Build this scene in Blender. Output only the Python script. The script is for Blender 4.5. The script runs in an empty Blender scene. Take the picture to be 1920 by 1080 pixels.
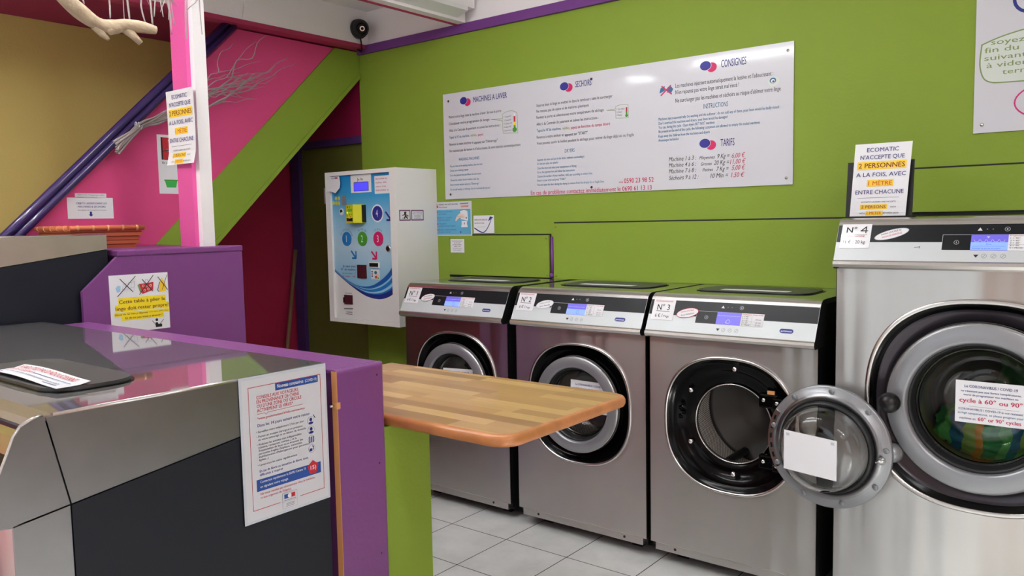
import bpy, bmesh, math, random
from mathutils import Vector, Matrix
PI = math.pi
S = bpy.context.scene
COL = S.collection

# ------------------------------------------------------------------ camera, world, lights, exposure
def aim_camera():
    d = bpy.data.cameras.new('camera'); d.sensor_width = 36.0; d.lens = 28.39; d.clip_start = 0.02; d.clip_end = 200
    c = bpy.data.objects.new('camera', d); COL.objects.link(c)
    R = CAM_R
    m = Matrix(((R[0][0], -R[1][0], -R[2][0], 0), (R[0][1], -R[1][1], -R[2][1], 0), (R[0][2], -R[1][2], -R[2][2], 1.43), (0, 0, 0, 1)))
    c.matrix_world = m; S.camera = c
CAM_R = [[0.783961, 0.62051, -0.019315], [0.035904, -0.076378, -0.996432], [-0.619771, 0.78047, -0.082156]]
aim_camera()

S.view_settings.view_transform = 'Standard'; S.view_settings.look = 'None'; S.view_settings.gamma = 1
S.view_settings.use_curve_mapping = False
S.view_settings.exposure = 0.06
w = bpy.data.worlds.new('overcast_sky'); S.world = w; w.use_nodes = True
bg = w.node_tree.nodes['Background']; bg.inputs[0].default_value = (0.86, 0.93, 1.0, 1); bg.inputs[1].default_value = 1.5
sun = bpy.data.lights.new('sun', 'SUN'); sun.energy = 10.0; sun.angle = math.radians(3); sun.color = (1, .985, .96)
so = bpy.data.objects.new('sun', sun); COL.objects.link(so); so.rotation_euler = Vector((-.8*.857, .6*.857, -.515)).to_track_quat('-Z', 'Y').to_euler(); so.location = (8, -6, 6)
TUBE_POWER = 46.0          # emission of the fluorescent tubes

# ------------------------------------------------------------------ materials
M = {}
def srgb(h):
    if isinstance(h, str): h = tuple(int(h[i:i+2], 16) for i in (0, 2, 4))
    return tuple((c/255/12.92 if c/255 <= .04045 else ((c/255+.055)/1.055)**2.4) for c in h) + (1,)
def mat(name, col, rough=.5, metal=0, spec=.5, coat=0, coat_rough=.05, aniso=0, bump=0, bscale=60, trans=0, ior=1.45, emit=0, var=0, vscale=4, alpha=1):
    m = bpy.data.materials.new(name); m.use_nodes = True; nt = m.node_tree; b = nt.nodes['Principled BSDF']; I = b.inputs
    c = srgb(col) if not (isinstance(col, tuple) and len(col) == 4) else col
    I['Base Color'].default_value = c; I['Roughness'].default_value = rough; I['Metallic'].default_value = metal
    I['Specular IOR Level'].default_value = spec; I['Coat Weight'].default_value = coat; I['Coat Roughness'].default_value = coat_rough
    I['Transmission Weight'].default_value = trans; I['IOR'].default_value = ior
    if aniso:
        I['Anisotropic'].default_value = aniso
        t = nt.nodes.new('ShaderNodeCombineXYZ'); t.inputs[2].default_value = 1.0
        nt.links.new(t.outputs[0], I['Tangent'])
    if emit: I['Emission Color'].default_value = c; I['Emission Strength'].default_value = emit
    if bump or var:
        g = nt.nodes.new('ShaderNodeNewGeometry')
        if bump:
            n = nt.nodes.new('ShaderNodeTexNoise'); n.inputs['Scale'].default_value = bscale; n.inputs['Detail'].default_value = 4
            bp = nt.nodes.new('ShaderNodeBump'); bp.inputs['Strength'].default_value = bump; bp.inputs['Distance'].default_value = .01
            nt.links.new(g.outputs['Position'], n.inputs['Vector']); nt.links.new(n.outputs[0], bp.inputs['Height']); nt.links.new(bp.outputs[0], I['Normal'])
        if var:
            n = nt.nodes.new('ShaderNodeTexNoise'); n.inputs['Scale'].default_value = vscale; n.inputs['Detail'].default_value = 5
            r = nt.nodes.new('ShaderNodeValToRGB'); r.color_ramp.elements[0].position = .3; r.color_ramp.elements[1].position = .7
            r.color_ramp.elements[0].color = tuple(x*(1-var) for x in c[:3])+(1,); r.color_ramp.elements[1].color = tuple(min(1, x*(1+var)) for x in c[:3])+(1,)
            nt.links.new(g.outputs['Position'], n.inputs['Vector']); nt.links.new(n.outputs[0], r.inputs[0]); nt.links.new(r.outputs[0], I['Base Color'])
    M[name] = m; return m
def paint(name, col, rough=.6, **k): return mat(name, col, rough, spec=.35, bump=.12, bscale=90, **k)
paint('green_paint', (130,154,50)); paint('purple_paint', (122,68,126), rough=.34); paint('trim_purple', (112,60,132)); paint('pink_paint', (214,74,130)); paint('crimson_paint', (160,30,62))
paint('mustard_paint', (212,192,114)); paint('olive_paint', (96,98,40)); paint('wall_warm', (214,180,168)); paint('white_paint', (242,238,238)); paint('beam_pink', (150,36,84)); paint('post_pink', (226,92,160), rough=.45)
paint('dark_purple', (70,44,98)); paint('red_trim', (172,56,92)); paint('magenta_paint', (150,26,72))
mat('gloss_purple', (54,38,92), .25, coat=.4)
mat('white_metal', (232,232,230), .32); mat('white_enamel', (240,238,235), .3)
mat('board_white', (212,212,219), .32, coat=.4, coat_rough=.07, bump=.03, bscale=35)
mat('paper', (236,236,240), .6); mat('laminated', (238,238,242), .35, coat=.8, coat_rough=.06, bump=.10, bscale=14)
mat('plastic_sleeve', (205,210,220), .15, coat=.5)
mat('stainless', (0.57,0.555,0.535,1), .28, 1, aniso=.92, var=.05, vscale=3)
mat('stainless_top', (0.50,0.50,0.505,1), .035, 1, bump=.006, bscale=2.5); mat('drum_back', (0.075,0.073,0.07,1), .45, 1)
mat('stainless_side', (0.26,0.26,0.27,1), .3, 1, var=.06, vscale=9)
mat('stainless_lit', (0.66,0.62,0.60,1), .34, 1, var=.05, vscale=9); mat('satin_metal', (0.66,0.64,0.62,1), .24, 1); mat('chrome', (0.8,0.8,0.8,1), .1, 1)  # tall machine's band steel: bright reflection put into the base colour
mat('silver_plastic', (150,152,156), .32, metal=.55); mat('panel_silver', (206,211,213), .42, metal=.15)
mat('black_gloss', (5,5,6), .16, spec=.16); mat('knob_black', (14,14,15), .34); mat('black_matte', (16,16,18), .5); mat('black_band', (19,21,25), .32, spec=.3)
mat('bezel_grey', (62,58,64), .2, metal=.45); mat('rubber', (28,29,31), .45)
mat('charcoal_panel', (20,24,34), .45, spec=.35, var=.05, vscale=12); mat('lid_grey', (70,70,70), .42)
mat('glass', (1.0,1.0,1.0,1), .0, trans=1, ior=1.45)
mat('smoked_glass', (0.75,0.78,0.77,1), .0, trans=1, ior=1.45)
mat('raw_wood', (214,150,96), .55); mat('edge_wood', (192,124,72), .35, var=.18, vscale=18, coat=.3)
mat('driftwood', (178,158,132), .75, bump=.8, bscale=30, var=.22, vscale=16); mat('twig', (158,146,144), .7); mat('twig_dark', (110,96,92), .75)
mat('wicker', (196,104,66), .5); mat('wicker_dark', (120,56,34), .6); mat('broom_wood', (120,92,62), .6)
for n, c in dict(navy=(38,38,118), ink=(52,50,64), black_ink=(26,26,30), teal_ink=(52,110,150), crimson_ink=(190,24,78), olive_ink=(150,160,80), disc_pink=(206,30,98), disc_blue=(44,44,140),
                 red_ink=(190,36,52), yellow_mark=(250,226,40), amber_mark=(246,206,62), brown_ink=(110,30,28), orange_ink=(206,90,20), gov_blue=(36,74,150), grey_ink=(130,130,138), light_grey=(196,198,204), sage_ink=(128,150,92),
                 sage_fill=(214,222,214), magenta_ink=(200,20,110), green_btn=(70,150,40), blue_btn=(30,120,190), maroon=(84,28,40), coin_yellow=(210,200,90), violet_frame=(110,44,100), sign_blue=(96,170,206), soft_white=(232,232,236),
                 tub_green=(60,180,80), skin_print=(236,214,200), dark_blue=(34,48,128), sky_print=(160,205,232), deep_blue=(28,88,170), leaf_red=(186,40,52)).items():
    mat(n, c, .5)
mat('screen_blue', (120,150,255), .3, emit=.75); mat('screen_violet', (96,88,190), .3, emit=.6); mat('lcd_blue', (70,64,255), .3, emit=1.0); mat('led_green', (120,255,120), .3, emit=2.5); mat('lcd_green', (110,170,40), .4, emit=.2)
mat('reader_yellow', (216,214,36), .4); mat('tube_light', (0.97,0.985,1.0,1), .5, emit=TUBE_POWER)
mat('floor_outside', (150,148,144), .8)

def node_mat(name, rough=.5, **k):
    m = mat(name, (200,200,200), rough, **k); return m, m.node_tree, m.node_tree.nodes['Principled BSDF']
def vmath(nt, op, a, b=None):
    n = nt.nodes.new('ShaderNodeMath'); n.operation = op
    for i, x in enumerate((a, b)):
        if x is None: continue
        if isinstance(x, (int, float)): n.inputs[i].default_value = x
        else: nt.links.new(x, n.inputs[i])
    return n.outputs[0]
def mixc(nt, f, a, b):
    n = nt.nodes.new('ShaderNodeMix'); n.data_type = 'RGBA'
    for s, x in ((0, f), (6, a), (7, b)):
        if isinstance(x, (tuple, float, int)): n.inputs[s].default_value = x
        else: nt.links.new(x, n.inputs[s])
    return n.outputs[2]
def tile_floor():
    m, nt, b = node_mat('floor_tiles', .16)
    g = nt.nodes.new('ShaderNodeNewGeometry'); s = nt.nodes.new('ShaderNodeSeparateXYZ'); nt.links.new(g.outputs['Position'], s.inputs[0])
    def edge(o, off):
        f = vmath(nt, 'FRACT', vmath(nt, 'DIVIDE', vmath(nt, 'ADD', o, off), .3296))
        return vmath(nt, 'LESS_THAN', vmath(nt, 'MINIMUM', f, vmath(nt, 'SUBTRACT', 1, f)), .0062)
    gr = vmath(nt, 'MAXIMUM', edge(s.outputs[0], 2.568+3.296), edge(s.outputs[1], -2.741+6.592))
    n = nt.nodes.new('ShaderNodeTexNoise'); n.inputs['Scale'].default_value = 2.2; n.inputs['Detail'].default_value = 8; n.inputs['Roughness'].default_value = .65
    nt.links.new(g.outputs['Position'], n.inputs['Vector'])
    r = nt.nodes.new('ShaderNodeValToRGB'); r.color_ramp.elements[0].position = .32; r.color_ramp.elements[1].position = .62
    r.color_ramp.elements[0].color = srgb((196,199,196)); r.color_ramp.elements[1].color = srgb((222,224,222)); nt.links.new(n.outputs[0], r.inputs[0])
    nt.links.new(mixc(nt, gr, r.outputs[0], srgb((66,66,64))), b.inputs['Base Color'])
    bp = nt.nodes.new('ShaderNodeBump'); bp.inputs['Strength'].default_value = .4; bp.inputs['Distance'].default_value = .002; bp.invert = True
    nt.links.new(gr, bp.inputs['Height']); nt.links.new(bp.outputs[0], b.inputs['Normal'])
tile_floor()
def butcher_block():
    m, nt, b = node_mat('butcher_block', .32, coat=.25)
    g = nt.nodes.new('ShaderNodeNewGeometry'); s = nt.nodes.new('ShaderNodeSeparateXYZ'); nt.links.new(g.outputs['Position'], s.inputs[0])
    row = vmath(nt, 'FLOOR', vmath(nt, 'DIVIDE', s.outputs[1], .046))
    h = vmath(nt, 'FRACT', vmath(nt, 'MULTIPLY', vmath(nt, 'SINE', vmath(nt, 'MULTIPLY', row, 12.9898)), 43758.5453))
    cell = vmath(nt, 'FLOOR', vmath(nt, 'DIVIDE', vmath(nt, 'ADD', s.outputs[0], vmath(nt, 'MULTIPLY', h, 3.0)), .33))
    c = nt.nodes.new('ShaderNodeCombineXYZ'); nt.links.new(row, c.inputs[0]); nt.links.new(cell, c.inputs[1])
    wn = nt.nodes.new('ShaderNodeTexWhiteNoise'); nt.links.new(c.outputs[0], wn.inputs['Vector'])
    r = nt.nodes.new('ShaderNodeValToRGB'); e = r.color_ramp.elements
    e[0].color = srgb((150,106,60)); e[1].color = srgb((208,170,110)); k = r.color_ramp.elements.new(.45); k.color = srgb((178,134,80))
    nt.links.new(wn.outputs[0], r.inputs[0])
    mp = nt.nodes.new('ShaderNodeMapping'); mp.inputs['Scale'].default_value = (5, 90, 40); nt.links.new(g.outputs['Position'], mp.inputs[0])
    n = nt.nodes.new('ShaderNodeTexNoise'); n.inputs['Scale'].default_value = 1; n.inputs['Detail'].default_value = 6; nt.links.new(mp.outputs[0], n.inputs['Vector'])
    f = vmath(nt, 'MULTIPLY', vmath(nt, 'SUBTRACT', n.outputs[0], .35), .55)
    nt.links.new(mixc(nt, f, r.outputs[0], srgb((150,98,54))), b.inputs['Base Color'])
butcher_block()
def drum_metal():
    m, nt, b = node_mat('drum_perforated', .45, metal=.35)
    t = nt.nodes.new('ShaderNodeTexCoord'); s = nt.nodes.new('ShaderNodeSeparateXYZ'); nt.links.new(t.outputs['Object'], s.inputs[0])
    a = vmath(nt, 'MULTIPLY', vmath(nt, 'ARCTAN2', s.outputs[0], s.outputs[2]), .225/.0095)
    y = vmath(nt, 'DIVIDE', s.outputs[1], .0165)
    def dots(oa, oy):
        c = nt.nodes.new('ShaderNodeCombineXYZ')
        nt.links.new(vmath(nt, 'MULTIPLY', vmath(nt, 'SUBTRACT', vmath(nt, 'FRACT', vmath(nt, 'ADD', a, oa)), .5), .0095), c.inputs[0])
        nt.links.new(vmath(nt, 'MULTIPLY', vmath(nt, 'SUBTRACT', vmath(nt, 'FRACT', vmath(nt, 'ADD', y, oy)), .5), .0165), c.inputs[1])
        l = nt.nodes.new('ShaderNodeVectorMath'); l.operation = 'LENGTH'; nt.links.new(c.outputs[0], l.inputs[0])
        return vmath(nt, 'LESS_THAN', l.outputs['Value'], .0031)
    d = vmath(nt, 'MAXIMUM', dots(0, 0), dots(.5, .5))
    nt.links.new(mixc(nt, d, (.85,.78,.70,1), (.006,.006,.005,1)), b.inputs['Base Color'])
drum_metal()
def stripes(name, cols, scale, rot):
    m, nt, b = node_mat(name, .8)
    t = nt.nodes.new('ShaderNodeNewGeometry'); mp = nt.nodes.new('ShaderNodeMapping'); mp.inputs['Rotation'].default_value = rot; nt.links.new(t.outputs['Position'], mp.inputs[0])
    n = nt.nodes.new('ShaderNodeTexNoise'); n.inputs['Scale'].default_value = 6; nt.links.new(t.outputs['Position'], n.inputs['Vector'])
    s = nt.nodes.new('ShaderNodeSeparateXYZ'); nt.links.new(mp.outputs[0], s.inputs[0])
    f = vmath(nt, 'FRACT', vmath(nt, 'ADD', vmath(nt, 'MULTIPLY', s.outputs[0], scale), vmath(nt, 'MULTIPLY', n.outputs[0], .7)))
    r = nt.nodes.new('ShaderNodeValToRGB'); r.color_ramp.interpolation = 'CONSTANT'
    while len(r.color_ramp.elements) < len(cols): r.color_ramp.elements.new(.5)
    for i, c in enumerate(cols): r.color_ramp.elements[i].position = i/len(cols); r.color_ramp.elements[i].color = srgb(c)
    nt.links.new(f, r.inputs[0]); nt.links.new(r.outputs[0], b.inputs['Base Color'])
stripes('striped_towel', [(40,150,70),(90,190,90),(30,120,150),(150,200,80),(220,160,50),(50,160,80)], 5.5, (0, -.35, 0))
mat('green_towel', (36,84,36), .85, var=.3, vscale=10)
def pay_print():
    m, nt, b = node_mat('payment_print', .3)
    g = nt.nodes.new('ShaderNodeNewGeometry'); s = nt.nodes.new('ShaderNodeSeparateXYZ'); nt.links.new(g.outputs['Position'], s.inputs[0])
    f = vmath(nt, 'DIVIDE', vmath(nt, 'SUBTRACT', s.outputs[2], 1.0), .72)
    r = nt.nodes.new('ShaderNodeValToRGB'); e = r.color_ramp.elements
    e[0].color = srgb((120,190,224)); e[1].color = srgb((24,130,196))
    for p, c in ((.42, (186,214,232)), (.62, (150,200,228)), (.82, (64,160,212))): k = e.new(p); k.color = srgb(c)
    nt.links.new(f, r.inputs[0]); nt.links.new(r.outputs[0], b.inputs['Base Color'])
pay_print()

def hazy_steel():
    m = M['stainless_top']; nt = m.node_tree; b = nt.nodes['Principled BSDF']; o = nt.nodes['Material Output']
    h = nt.nodes.new('ShaderNodeBsdfPrincipled'); h.inputs['Base Color'].default_value = (.62,.62,.62,1); h.inputs['Metallic'].default_value = 1; h.inputs['Roughness'].default_value = .55
    x = nt.nodes.new('ShaderNodeMixShader'); x.inputs[0].default_value = .14
    nt.links.new(b.outputs[0], x.inputs[1]); nt.links.new(h.outputs[0], x.inputs[2]); nt.links.new(x.outputs[0], o.inputs[0])
hazy_steel()

def wavy_sheet(name, dist):
    """pressed sheet metal is never quite flat: long soft waves running up the panel"""
    m = M[name]; nt = m.node_tree; b = nt.nodes['Principled BSDF']
    g = nt.nodes.new('ShaderNodeNewGeometry'); mp = nt.nodes.new('ShaderNodeMapping'); mp.inputs['Scale'].default_value = (7, 7, .5); nt.links.new(g.outputs['Position'], mp.inputs[0])
    n = nt.nodes.new('ShaderNodeTexNoise'); n.inputs['Scale'].default_value = 1; n.inputs['Detail'].default_value = 1.5; nt.links.new(mp.outputs[0], n.inputs['Vector'])
    bp = nt.nodes.new('ShaderNodeBump'); bp.inputs['Strength'].default_value = 1; bp.inputs['Distance'].default_value = dist
    nt.links.new(n.outputs[0], bp.inputs['Height']); nt.links.new(bp.outputs[0], b.inputs['Normal'])
wavy_sheet('stainless', .012)
# ------------------------------------------------------------------ mesh helpers
_tc = bpy.data.curves.new('lettering', 'FONT'); _tc.resolution_u = 2
_to = bpy.data.objects.new('lettering', _tc); COL.objects.link(_to); _TX = {}
def text_geo(s, bold):
    k = (s, bold)
    if k not in _TX:
        _tc.body = s
        dg = bpy.context.evaluated_depsgraph_get(); dg.update()
        me = bpy.data.meshes.new_from_object(_to.evaluated_get(dg))
        vs = [(v.co.x/.682, v.co.y/.682) for v in me.vertices]; fs = [tuple(p.vertices) for p in me.polygons]
        bpy.data.meshes.remove(me)
        x0 = min(v[0] for v in vs) if vs else 0; x1 = max(v[0] for v in vs) if vs else 1
        d = .034 if bold else .012; n = len(vs)      # a second, slightly shifted copy thickens the strokes
        _TX[k] = ([(x-x0, y) for x, y in vs]+[(x-x0+d, y) for x, y in vs], fs+[tuple(n+i for i in f) for f in fs], x1-x0+d)
    return _TX[k]

def spline(pts, n=4):
    """smooth curve through points of any dimension"""
    out = []
    for i in range(len(pts)-1):
        p0, p1, p2, p3 = pts[max(i-1, 0)], pts[i], pts[i+1], pts[min(i+2, len(pts)-1)]
        for j in range(n):
            t = j/n; out.append(tuple(.5*((2*b)+(-a+c)*t+(2*a-5*b+4*c-d)*t*t+(-a+3*b-3*c+d)*t**3) for a, b, c, d in zip(p0, p1, p2, p3)))
    return out+[tuple(pts[-1])]
class MB:
    """Collects faces in one frame and links them as one mesh object."""
    def __init__(s, frame=None): s.v = []; s.f = []; s.mi = []; s.sm = []; s.mats = []; s.fr = frame; s.q = 0
    def mid(s, m):
        if m not in s.mats: s.mats.append(m)
        return s.mats.index(m)
    def add(s, vs, fs, m, smooth=False):
        o = len(s.v); s.v += [tuple(v) for v in vs]; i = s.mid(m)
        for f in fs: s.f.append(tuple(o+k for k in f)); s.mi.append(i); s.sm.append(smooth)
        return s
    def box(s, a, b, m, mats=None):
        x0, y0, z0 = (min(a[i], b[i]) for i in range(3)); x1, y1, z1 = (max(a[i], b[i]) for i in range(3))
        vs = [(x0,y0,z0),(x1,y0,z0),(x1,y1,z0),(x0,y1,z0),(x0,y0,z1),(x1,y0,z1),(x1,y1,z1),(x0,y1,z1)]
        F = {'-z':(0,3,2,1), '+z':(4,5,6,7), '-y':(0,1,5,4), '+x':(1,2,6,5), '+y':(2,3,7,6), '-x':(3,0,4,7)}
        for k, f in F.items(): s.add([vs[i] for i in f], [(0,1,2,3)], (mats or {}).get(k, m))
        return s
    def bbox(s, a, b, m, r=.004, seg=2):
        """box with rounded edges"""
        bm = bmesh.new(); bmesh.ops.create_cube(bm, size=1)
        for v in bm.verts: v.co = Vector([(a[i]+b[i])/2+v.co[i]*abs(b[i]-a[i]) for i in range(3)])
        bmesh.ops.bevel(bm, geom=bm.edges[:], offset=r, segments=seg, profile=.5, affect='EDGES')
        return s.from_bm(bm, m)
    def from_bm(s, bm, m, smooth=False):
        bm.verts.ensure_lookup_table(); bm.verts.index_update()
        s.add([v.co[:] for v in bm.verts], [[v.index for v in f.verts] for f in bm.faces], m, smooth); bm.free(); return s
    def prism(s, pts, a, b, axis, m, cap=None, mats=None, smooth=False):
        """polygon pts extruded along axis from a to b; axis x: pts=(y,z), y: (x,z), z: (x,y)"""
        def P(p, t): return (t, p[0], p[1]) if axis == 'x' else ((p[0], t, p[1]) if axis == 'y' else (p[0], p[1], t))
        n = len(pts)
        for i in range(n):
            j = (i+1) % n
            s.add([P(pts[i], a), P(pts[j], a), P(pts[j], b), P(pts[i], b)], [(0,1,2,3)], (mats or {}).get(i, m), smooth)
        s.add([P(p, a) for p in pts], [tuple(range(n))[::-1]], cap or m); s.add([P(p, b) for p in pts], [tuple(range(n))], cap or m)
        return s
    def lathe(s, prof, m, c=(0,0), N=64, closed=False, k=1.0, mats=None, exps=None, smooth=True):
        """profile (r, y) turned about the y axis through (x, z) = c; exps gives a superellipse exponent per ring"""
        rings = []
        for i, (r, y) in enumerate(prof):
            e = exps[i] if exps else 2.0; ring = []
            for t in range(N):
                a = 2*PI*t/N; ca, sa = math.cos(a), math.sin(a)
                q = (abs(ca)**e+abs(sa)**e)**(-1/e) if e != 2 else 1
                ring.append((c[0]+k*r*q*ca, k*y, c[1]+k*r*q*sa))
            rings.append(ring)
        n = len(rings)
        for i in range(n if closed else n-1):
            A, B = rings[i], rings[(i+1) % n]
            s.add(A+B, [(t, (t+1) % N, N+(t+1) % N, N+t) for t in range(N)], (mats or {}).get(i, m), smooth)
        return s
    def disc(s, r, y, m, c=(0,0), N=48, k=1.0):
        return s.add([(c[0]+k*r*math.cos(2*PI*t/N), k*y, c[1]+k*r*math.sin(2*PI*t/N)) for t in range(N)], [tuple(range(N))], m)
    def tube(s, pts, rad, m, N=8, cap=True, smooth=0):
        rad = list(rad) if isinstance(rad, (list, tuple)) else [rad]*len(pts); rings = []
        if smooth: q = spline([tuple(p)+(r,) for p, r in zip(pts, rad)], smooth); pts = [p[:3] for p in q]; rad = [p[3] for p in q]
        pts = [Vector(p) for p in pts]
        up = None
        for i, p in enumerate(pts):
            t = (pts[min(i+1, len(pts)-1)]-pts[max(i-1, 0)]).normalized()
            if up is None: up = t.orthogonal().normalized()
            up = (up-t*up.dot(t)).normalized(); w_ = t.cross(up)
            rings.append([p+rad[i]*(math.cos(2*PI*k/N)*up+math.sin(2*PI*k/N)*w_) for k in range(N)])
        for A, B in zip(rings, rings[1:]):
            s.add(A+B, [(k, (k+1) % N, N+(k+1) % N, N+k) for k in range(N)], m, True)
        if cap: s.add(rings[0], [tuple(range(N))[::-1]], m); s.add(rings[-1], [tuple(range(N))], m)
        return s
    def ball(s, c, r, m, seg=24, sc=(1,1,1)):
        bm = bmesh.new(); bmesh.ops.create_uvsphere(bm, u_segments=seg, v_segments=seg//2, radius=r)
        for v in bm.verts: v.co = Vector((v.co.x*sc[0]+c[0], v.co.y*sc[1]+c[1], v.co.z*sc[2]+c[2]))
        return s.from_bm(bm, m, True)
    # ---- print on a flat sheet: frame(u, v, n) gives the point
    def poly(s, pts, m, n=.0004):
        s.q = (s.q+1) % 40; n += s.q*4e-6           # overlapping strokes must not share one plane
        return s.add([s.fr(u, v, n) for u, v in pts], [tuple(range(len(pts)))], m)
    def rect(s, u0, v0, u1, v1, m, n=.0004): return s.poly([(u0,v0),(u1,v0),(u1,v1),(u0,v1)], m, n)
    def ell(s, u, v, a, b, m, n=.0004, N=28, rot=0):
        cr, sr = math.cos(rot), math.sin(rot)
        return s.poly([(u+a*math.cos(2*PI*t/N)*cr-b*math.sin(2*PI*t/N)*sr, v+a*math.cos(2*PI*t/N)*sr+b*math.sin(2*PI*t/N)*cr) for t in range(N)], m, n)
    def line(s, pts, wd, m, n=.0006, closed=False):
        if closed: pts = list(pts)+[pts[0]]
        for (a, b), (c, d) in zip(pts, pts[1:]):
            L = math.hypot(c-a, d-b) or 1; x, y = -(d-b)/L*wd/2, (c-a)/L*wd/2; e_ = .5 if wd < .006 else .12; ex, ey = (c-a)/L*wd*e_, (d-b)/L*wd*e_
            s.poly([(a-ex-x,b-ey-y),(c+ex-x,d+ey-y),(c+ex+x,d+ey+y),(a-ex+x,b-ey+y)], m, n)
        return s
    def text(s, t, u, v, cap, m, wd=None, align='l', bold=False, shear=0, n=.0008, cond=.82, rot=0):
        vs, fs, W = text_geo(t, bold); W = W or 1
        sx = wd/W if wd else cap*cond; wt = W*sx
        o = u-(wt/2 if align == 'c' else wt if align == 'r' else 0)
        cr, sr = math.cos(rot), math.sin(rot); pts = []; half = len(vs)//2
        for i, (x, y) in enumerate(vs):
            X = x*sx+shear*y*cap; Y = y*cap
            if rot: X, Y = X*cr-Y*sr, X*sr+Y*cr
            pts.append(s.fr(o+X, v+Y, n+(3e-5 if i >= half else 0)))
        return s.add(pts, fs, m)
    def sheet(s, W, H, th, m, cells=(1,1), edge=None):
        """the paper or board itself, u 0..W, v 0..H, from n=-th to n=0"""
        a, b = cells; g = lambda i, j, n: s.fr(W*i/a, H*j/b, n); idx = lambda i, j: j*(a+1)+i
        for n, fl in ((0, 0), (-th, 1)):
            s.add([g(i, j, n) for j in range(b+1) for i in range(a+1)], [((idx(i,j), idx(i+1,j), idx(i+1,j+1), idx(i,j+1)) if not fl else (idx(i,j), idx(i,j+1), idx(i+1,j+1), idx(i+1,j))) for j in range(b) for i in range(a)], m)
        bd = [(i, 0) for i in range(a)]+[(a, j) for j in range(b)]+[(i, b) for i in range(a, 0, -1)]+[(0, j) for j in range(b, 0, -1)]
        for p, q in zip(bd, bd[1:]+bd[:1]): s.add([g(*p, -th), g(*q, -th), g(*q, 0), g(*p, 0)], [(0,1,2,3)], edge or m)
        return s
    def build(s, name, parent=None, loc=None, kind=None, off=None, world=False):
        me = bpy.data.meshes.new(name); d = Vector(off or (0,0,0))
        if world and parent is not None: d = parent_world(parent)
        me.from_pydata([tuple(Vector(v)-d) for v in s.v], [], s.f)
        for m in s.mats: me.materials.append(M[m])
        me.polygons.foreach_set('material_index', s.mi); me.polygons.foreach_set('use_smooth', s.sm)
        me.validate(); me.update()
        bm = bmesh.new(); bm.from_mesh(me); bmesh.ops.remove_doubles(bm, verts=bm.verts, dist=1e-6)
        if s.fr is None: bmesh.ops.recalc_face_normals(bm, faces=bm.faces)
        bm.to_mesh(me); bm.free()
        o = bpy.data.objects.new(name, me); COL.objects.link(o)
        if parent is not None: o.parent = parent
        if loc is not None: o.location = loc
        elif off is not None: o.location = off
        if kind: o['kind'] = kind
        return o
def parent_world(p):
    d = Vector(p.location)
    while p.parent is not None: p = p.parent; d += Vector(p.location)
    return d
def flat(o, u, v):
    o, u, v = Vector(o), Vector(u).normalized(), Vector(v).normalized(); n = u.cross(v)
    return lambda a, b, c: o+u*a+v*b+n*c
def tag(o, label, cat, group=None):
    o['label'] = label; o['category'] = cat
    if group: o['group'] = group
    return o
def thing(name, label, cat, loc=(0,0,0), group=None):
    o = bpy.data.objects.new(name, None); COL.objects.link(o); o.location = loc; return tag(o, label, cat, group)
def struct(name, mb, parent=None): return mb.build(name, parent, kind='structure')
# ------------------------------------------------------------------ the setting
WY = 3.48; CZ = 2.741; FX0, FX1, FY0 = -4.72, 2.3, -2.2
def bar(name, a, b, m, mats=None): return struct(name, MB().box(a, b, m, mats))
bar('floor', (FX0-.1, FY0-.1, -.08), (FX1+.1, WY+.12, 0), 'floor_tiles')
bar('floor_outside', (-14, -16, -.14), (10, FY0-.1, -.06), 'floor_outside')
bar('ceiling', (FX0-.1, FY0-.1, CZ), (FX1+.1, WY+.12, CZ+.1), 'white_paint')
wb = MB()
wb.box((-3.96, WY, 0), (FX1+.1, WY+.12, 2.49), 'green_paint'); wb.box((-3.96, WY, 2.49), (FX1+.1, WY+.12, CZ), 'white_paint')
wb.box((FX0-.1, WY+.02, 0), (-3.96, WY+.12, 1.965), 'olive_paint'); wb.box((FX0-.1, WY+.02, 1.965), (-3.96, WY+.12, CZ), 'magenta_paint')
struct('wall_back', wb)
wl = MB(); wl.box((FX0-.1, FY0-.1, 0), (FX0, 2.42, 1.2), 'crimson_paint'); wl.box((FX0-.1, 2.42, 0), (FX0, WY+.02, 1.95), 'crimson_paint')
wl.box((FX0-.1, FY0-.1, 1.2), (FX0, 2.42, 2.555), 'mustard_paint'); wl.box((FX0-.1, 2.42, 1.95), (FX0, WY+.02, 2.555), 'mustard_paint'); wl.box((FX0-.1, FY0-.1, 2.555), (FX0, WY+.02, CZ), 'beam_pink')
struct('wall_left', wl)
wr = MB()
for a, b in (((FX1, FY0-.1, 0), (FX1+.1, WY, .5)), ((FX1, FY0-.1, 2.35), (FX1+.1, WY, CZ)), ((FX1, FY0-.1, .5), (FX1+.1, -1.7, 2.35)), ((FX1, .6, .5), (FX1+.1, WY, 2.35))): wr.box(a, b, 'wall_warm')  # opening left for the added window that lets in fill light
struct('wall_right', wr)
wn = MB()
for y in (-1.7, -.95, -.2, .55): wn.box((FX1+.03, y, .5), (FX1+.08, y+.05, 2.35), 'white_metal')
for z in (.5, 2.30): wn.box((FX1+.032, -1.7, z), (FX1+.078, .6, z+.05), 'white_metal')
struct('added_window', wn)  # unseen window, added to light the faces turned to the right
wf = MB()
for a, b in ((FX0-.1, -4.62), (-3.95, -3.6), (-.95, FX1+.1)): wf.box((a, FY0-.12, 0), (b, FY0, 2.45), 'wall_warm')
wf.box((FX0-.1, FY0-.12, 2.45), (FX1+.1, FY0, CZ), 'white_paint')
struct('wall_front', wf)
wn = MB()
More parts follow.
